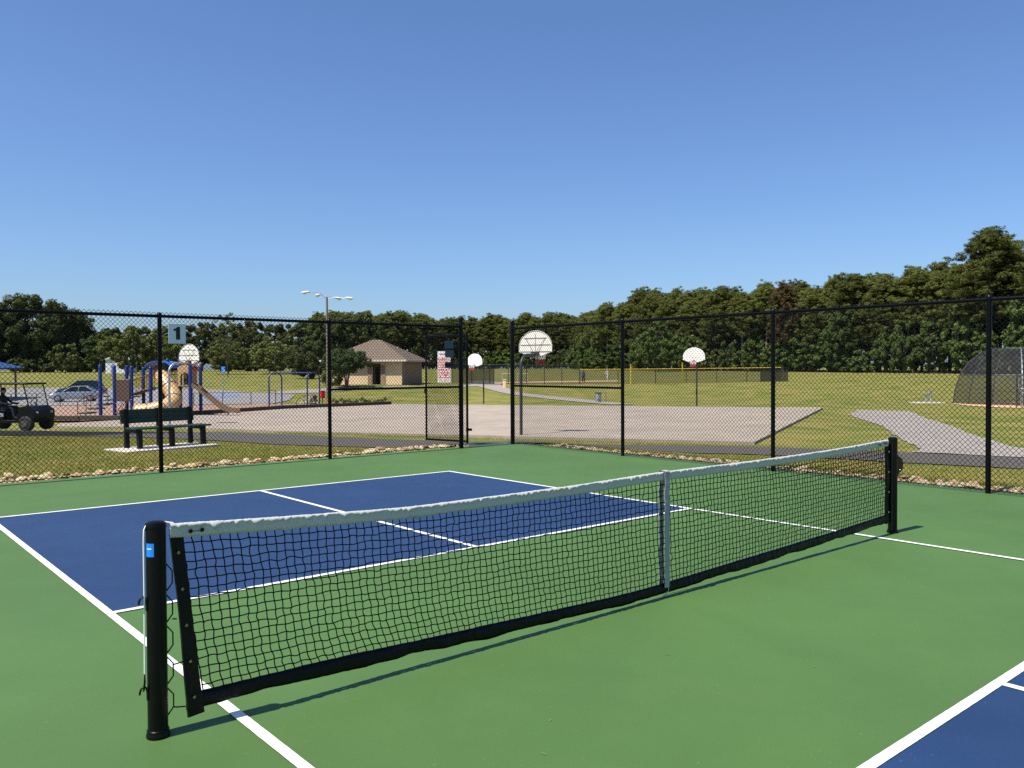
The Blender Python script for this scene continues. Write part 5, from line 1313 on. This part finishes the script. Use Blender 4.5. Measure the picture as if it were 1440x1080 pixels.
# long wood behind the building
for row, (off, gap) in enumerate(((0, 4.3), (6, 5.0), (14, 6.0))):
    for q in along([(244 + off, 222 + off), (232 + off, 258 + off), (219.7 + off, 294 + off), (181 + off, 298 + off), (150, 300 + off)], gap):
        h = 22 * rng.uniform(.90, 1.06) * (1.06 if 180 < q[0] < 205 else 1)
        place(pines[rng.choice(4, p=[.25, .30, .15, .3])], q[0] + rng.uniform(-1.5, 1.5), q[1] + rng.uniform(-1.5, 1.5), h / 22, LB_C, GP_C, sxy=h / 22 * rng.uniform(1.3, 1.7))
# undergrowth in front of the woods
GU = 'leafy undergrowth trees at the wood edge'; LU = 'leafy green undergrowth tree at the foot of the pine wood'
und = [broad('undergrowth_tree', 5.5, 2.9, .02, 'bush_leaf', LU, GU, per=110, size=.22, n=60, trunk_r=.08), broad('undergrowth_tree', 7.5, 2.6, .04, 'bush_leaf', LU, GU, per=110, size=.22, n=65, trunk_r=.09)]
for q in along([tuple(e + np.array([-2.5, -.6])) for e in ex], 3.4):
    place(und[rng.integers(2)], q[0] + rng.uniform(-1.5, 1), q[1] + rng.uniform(-1, 1), rng.uniform(.8, 1.9), LU, GU, sxy=rng.uniform(.9, 1.4))
for q in along([(240, 219), (216, 291), (179, 294), (150, 296)], 5.0):
    place(und[rng.integers(2)], q[0] + rng.uniform(-1.5, 1), q[1] + rng.uniform(-1, 1), rng.uniform(.9, 1.6), 'leafy green undergrowth tree before the distant dark wood', GU, sxy=rng.uniform(1, 1.5))
# deeper undergrowth closes the view between the trunks
for q in along([tuple(e + np.array([9, 2.5])) for e in ex], 5.0) + along([(252, 228), (228, 300), (190, 306), (150, 308)], 6.0):
    place(und[rng.integers(2)], q[0] + rng.uniform(-1.5, 1), q[1] + rng.uniform(-1, 1), rng.uniform(1.3, 2.0), 'leafy green undergrowth tree deep between the pine trunks', GU, sxy=rng.uniform(1.3, 1.8))
# one rusty pine and one bright young tree stand out of the wood
rp_ = pine('pine_tree', 22, .35, 3.8, 'pine_rust', 1.0, 'rust tinged pine standing out of the green wood', None); rp_['group'] = ''; del rp_['group']
place(rp_, 158.5, 96.5, .86, sxy=1.1)
bt = broad('leafy_tree', 12.5, 4.4, .03, 'bush_leaf', 'bright green pointed leafy tree behind the far hoop, lower than the pines', None, per=150, size=.22, n=95, trunk_r=.15); del_g = bt
place(bt, 146.0, 121.0, 1.0, sxy=1.0)
# left side broadleaf trees
oak = broad('oak_tree', 20, 9.5, .06, 'oak_leaf', 'large dark oak in the group above the golf cart', 'dark oaks at the left', per=150, size=.27, n=340, trunk_r=.4)
for k, (x, y, s, sx) in enumerate(((43.5, 254, 1.06, 1.12), (32.5, 258, .98, 1.1), (53.5, 258.5, .86, .9), (23, 262, 1.0, 1.0))):
    place(oak, x, y, s, ['large dark oak with the tallest round crown above the golf cart', 'large dark oak left of the tallest oak', 'lower dark oak at the right side of the oak group', 'dark oak cut by the left edge'][k], 'dark oaks at the left', sxy=sx)
GH = 'dark undergrowth at the far field edge'
hd_ = broad('undergrowth_tree', 4.5, 3.6, .0, 'oak_leaf', 'dark low undergrowth tree at the far edge of the park field', GH, per=100, size=.26, n=60, trunk_r=.1)
for q in along([(18, 250), (44, 244), (58, 243), (75, 245), (95, 231), (108, 212), (120, 214), (150, 240), (165, 262)], 6.2):
    place(hd_, q[0], q[1], rng.uniform(.8, 1.25), 'dark low undergrowth tree at the far edge of the park field', GH, sxy=rng.uniform(1.0, 1.4))
yl = broad('small_tree', 7.5, 3.6, .05, 'fresh_leaf', 'small yellow green tree in front of the dark oaks', None, per=110, size=.24, n=70, trunk_r=.12); place(yl, 44.6, 223.7, 1.0)
gt2 = broad('small_tree', 11, 4.2, .08, 'bush_leaf', 'green round tree right of the dark oaks', None, per=120, size=.26, n=80, trunk_r=.15); place(gt2, 53.9, 229, 1.0)
lg = broad('shade_tree', 9.6, 4.6, .14, 'fresh_leaf', 'light green spreading tree above the playground posts', 'light green trees behind the playground', per=130, size=.22, n=90, trunk_r=.16)
for k, (x, y, s, sx) in enumerate(((46, 176.6, 1.0, 1.0), (51.8, 178.5, .96, 1.1), (65, 172, .72, 1.0), (72, 164, .70, 1.0), (76.5, 177, .85, 1.0))):
    place(lg, x, y, s, ['light green spreading tree above the playground posts', 'light green spreading tree behind the number sign', 'low light green tree right of the number sign', 'low light green tree above the brown slide', 'light green tree left of the blue climbing frame'][k], 'light green trees behind the playground', sxy=sx)
dk = broad('shade_tree', 13, 6.0, .08, 'oak_leaf', 'dark green tree in the belt beyond the park field', 'dark tree belt beyond the park field', per=150, size=.28, n=110, trunk_r=.2)
for (x, y, s, sx) in ((72, 256, 1.02, 1.1), (80, 250, 1.05, 1.1), (86.8, 247, 1.12, 1.1), (92, 240, 1.05, 1.1), (97.4, 238, 1.15, 1.1), (101, 228, 1.05, 1.1), (106, 220, 1.1, 1.1), (112, 215, 1.2, 1.1), (118, 222, 1.25, 1.2), (62, 250, .95, 1.0), (126, 228, 1.35, 1.1), (135, 236, 1.45, 1.1)):
    place(dk, x, y, s, 'dark green tree in the belt beyond the park field', 'dark tree belt beyond the park field', sxy=sx)
low = broad('shade_tree', 6.2, 4.6, .05, 'oak_leaf', 'low dark spreading tree behind the blue climbing frame', None, per=150, size=.2, n=90, trunk_r=.16)
place(low, 62, 127, 1.0)
sh2 = broad('thin_tree', 10.5, 2.2, .25, 'fresh_leaf', 'thin sparse young tree standing above the wood line', None, per=26, size=.16, n=60, trunk_r=.09); place(sh2, 53.7, 143.8, 1.12)
cm = broad('crepe_myrtle', 4.3, 2.55, .40, 'myrtle_leaf', 'round topped tree with several thin trunks before the beige building', None, per=170, size=.105, n=130, stems=5, bark='bark_grey')
place(cm, 42.4, 80.4, 1.0, sxy=1.0)
bu = broad('shrub', 1.7, 1.25, .02, 'fresh_leaf', 'rounded bright green shrub behind the blue climbing frame', None, per=80, size=.08, n=45, trunk_r=.04); x, y = site(-21.2, 98); place(bu, x, y, 1.15)
# flower bed by the building lawn
fb = []
for k in range(9):
    x, y = site(-15.0 + k * .55, 68.2 + rng.uniform(-.4, .4)); q = broad('bed_plant', .55, .30, .0, 'oak_leaf' if k else 'flower_orange', 'low bedding plant in the bed beyond the slab timbers', 'bedding plants beyond the slab', per=22, size=.05, n=14, trunk_r=.02) if k < 2 else None
    if q: fb.append(q); place(q, x, y, 1.0)
    else: place(fb[1], x, y, rng.uniform(.7, 1.2), 'low bedding plant in the bed beyond the slab timbers', 'bedding plants beyond the slab')

# ------------------------------------------------------------------ grass blades close to the court
def grass_field(n, x0, x1, y0, y1, keep):
    x = rng.uniform(x0, x1, n); y = rng.uniform(y0, y1, n); k = keep(x, y); x, y = x[k], y[k]
    k = sd_poly(x, y, PATH) > .02; x, y = x[k], y[k]; z = zt(x, y)
    n = len(x); h = rng.uniform(.012, .036, n); a = rng.uniform(0, 6.28, n); w = rng.uniform(.004, .009, n)
    dx, dy = np.cos(a) * w, np.sin(a) * w; lx_, ly_ = rng.normal(0, .02, n), rng.normal(0, .02, n)
    V = np.stack([np.stack([x - dx, y - dy, z - .005], 1), np.stack([x + dx, y + dy, z - .005], 1), np.stack([x + lx_, y + ly_, z + h], 1)], 1).reshape(-1, 3)
    return V
def in_pad(x, y):
    c, s = math.cos(-BR), math.sin(-BR); u, v = (x - 1.5) * c - (y - 15.25) * s, (x - 1.5) * s + (y - 15.25) * c
    return (abs(u) < 1.08) & (abs(v) < .52)
V1 = grass_field(170000, -4.5, 7.0, 10.42, 24, lambda x, y: (~in_pad(x, y)) & ((x - 7) * .894 + (y - 12.8) * .447 < .3) & (y < 26 - x * 1.2))
V2 = grass_field(70000, 7.2, 13.2, -2.5, 9.5, lambda x, y: (x > 7.5 + .1 * np.sin(y * 1.7)) & (x < 12.2))
V3 = grass_field(60000, 6, 19, 4, 26, lambda x, y: ((x - 7) * .894 + (y - 12.8) * .447 > 1.2) & (sd_poly(x, y, SLAB) > .03) & (sd_poly(x, y, PALE) > .03) & (sd_poly(x, y, SLAB) < 9))
Vg = np.concatenate([V1, V2, V3])
o = raw_mesh('grass', Vg, np.arange(len(Vg)).reshape(-1, 3), 3, 'grass_blade'); tag(o, 'short patchy grass between the court fence and the slab', 'grass', None, 'stuff')
print('TRIS', sum(len(m.polygons) for m in bpy.data.meshes))
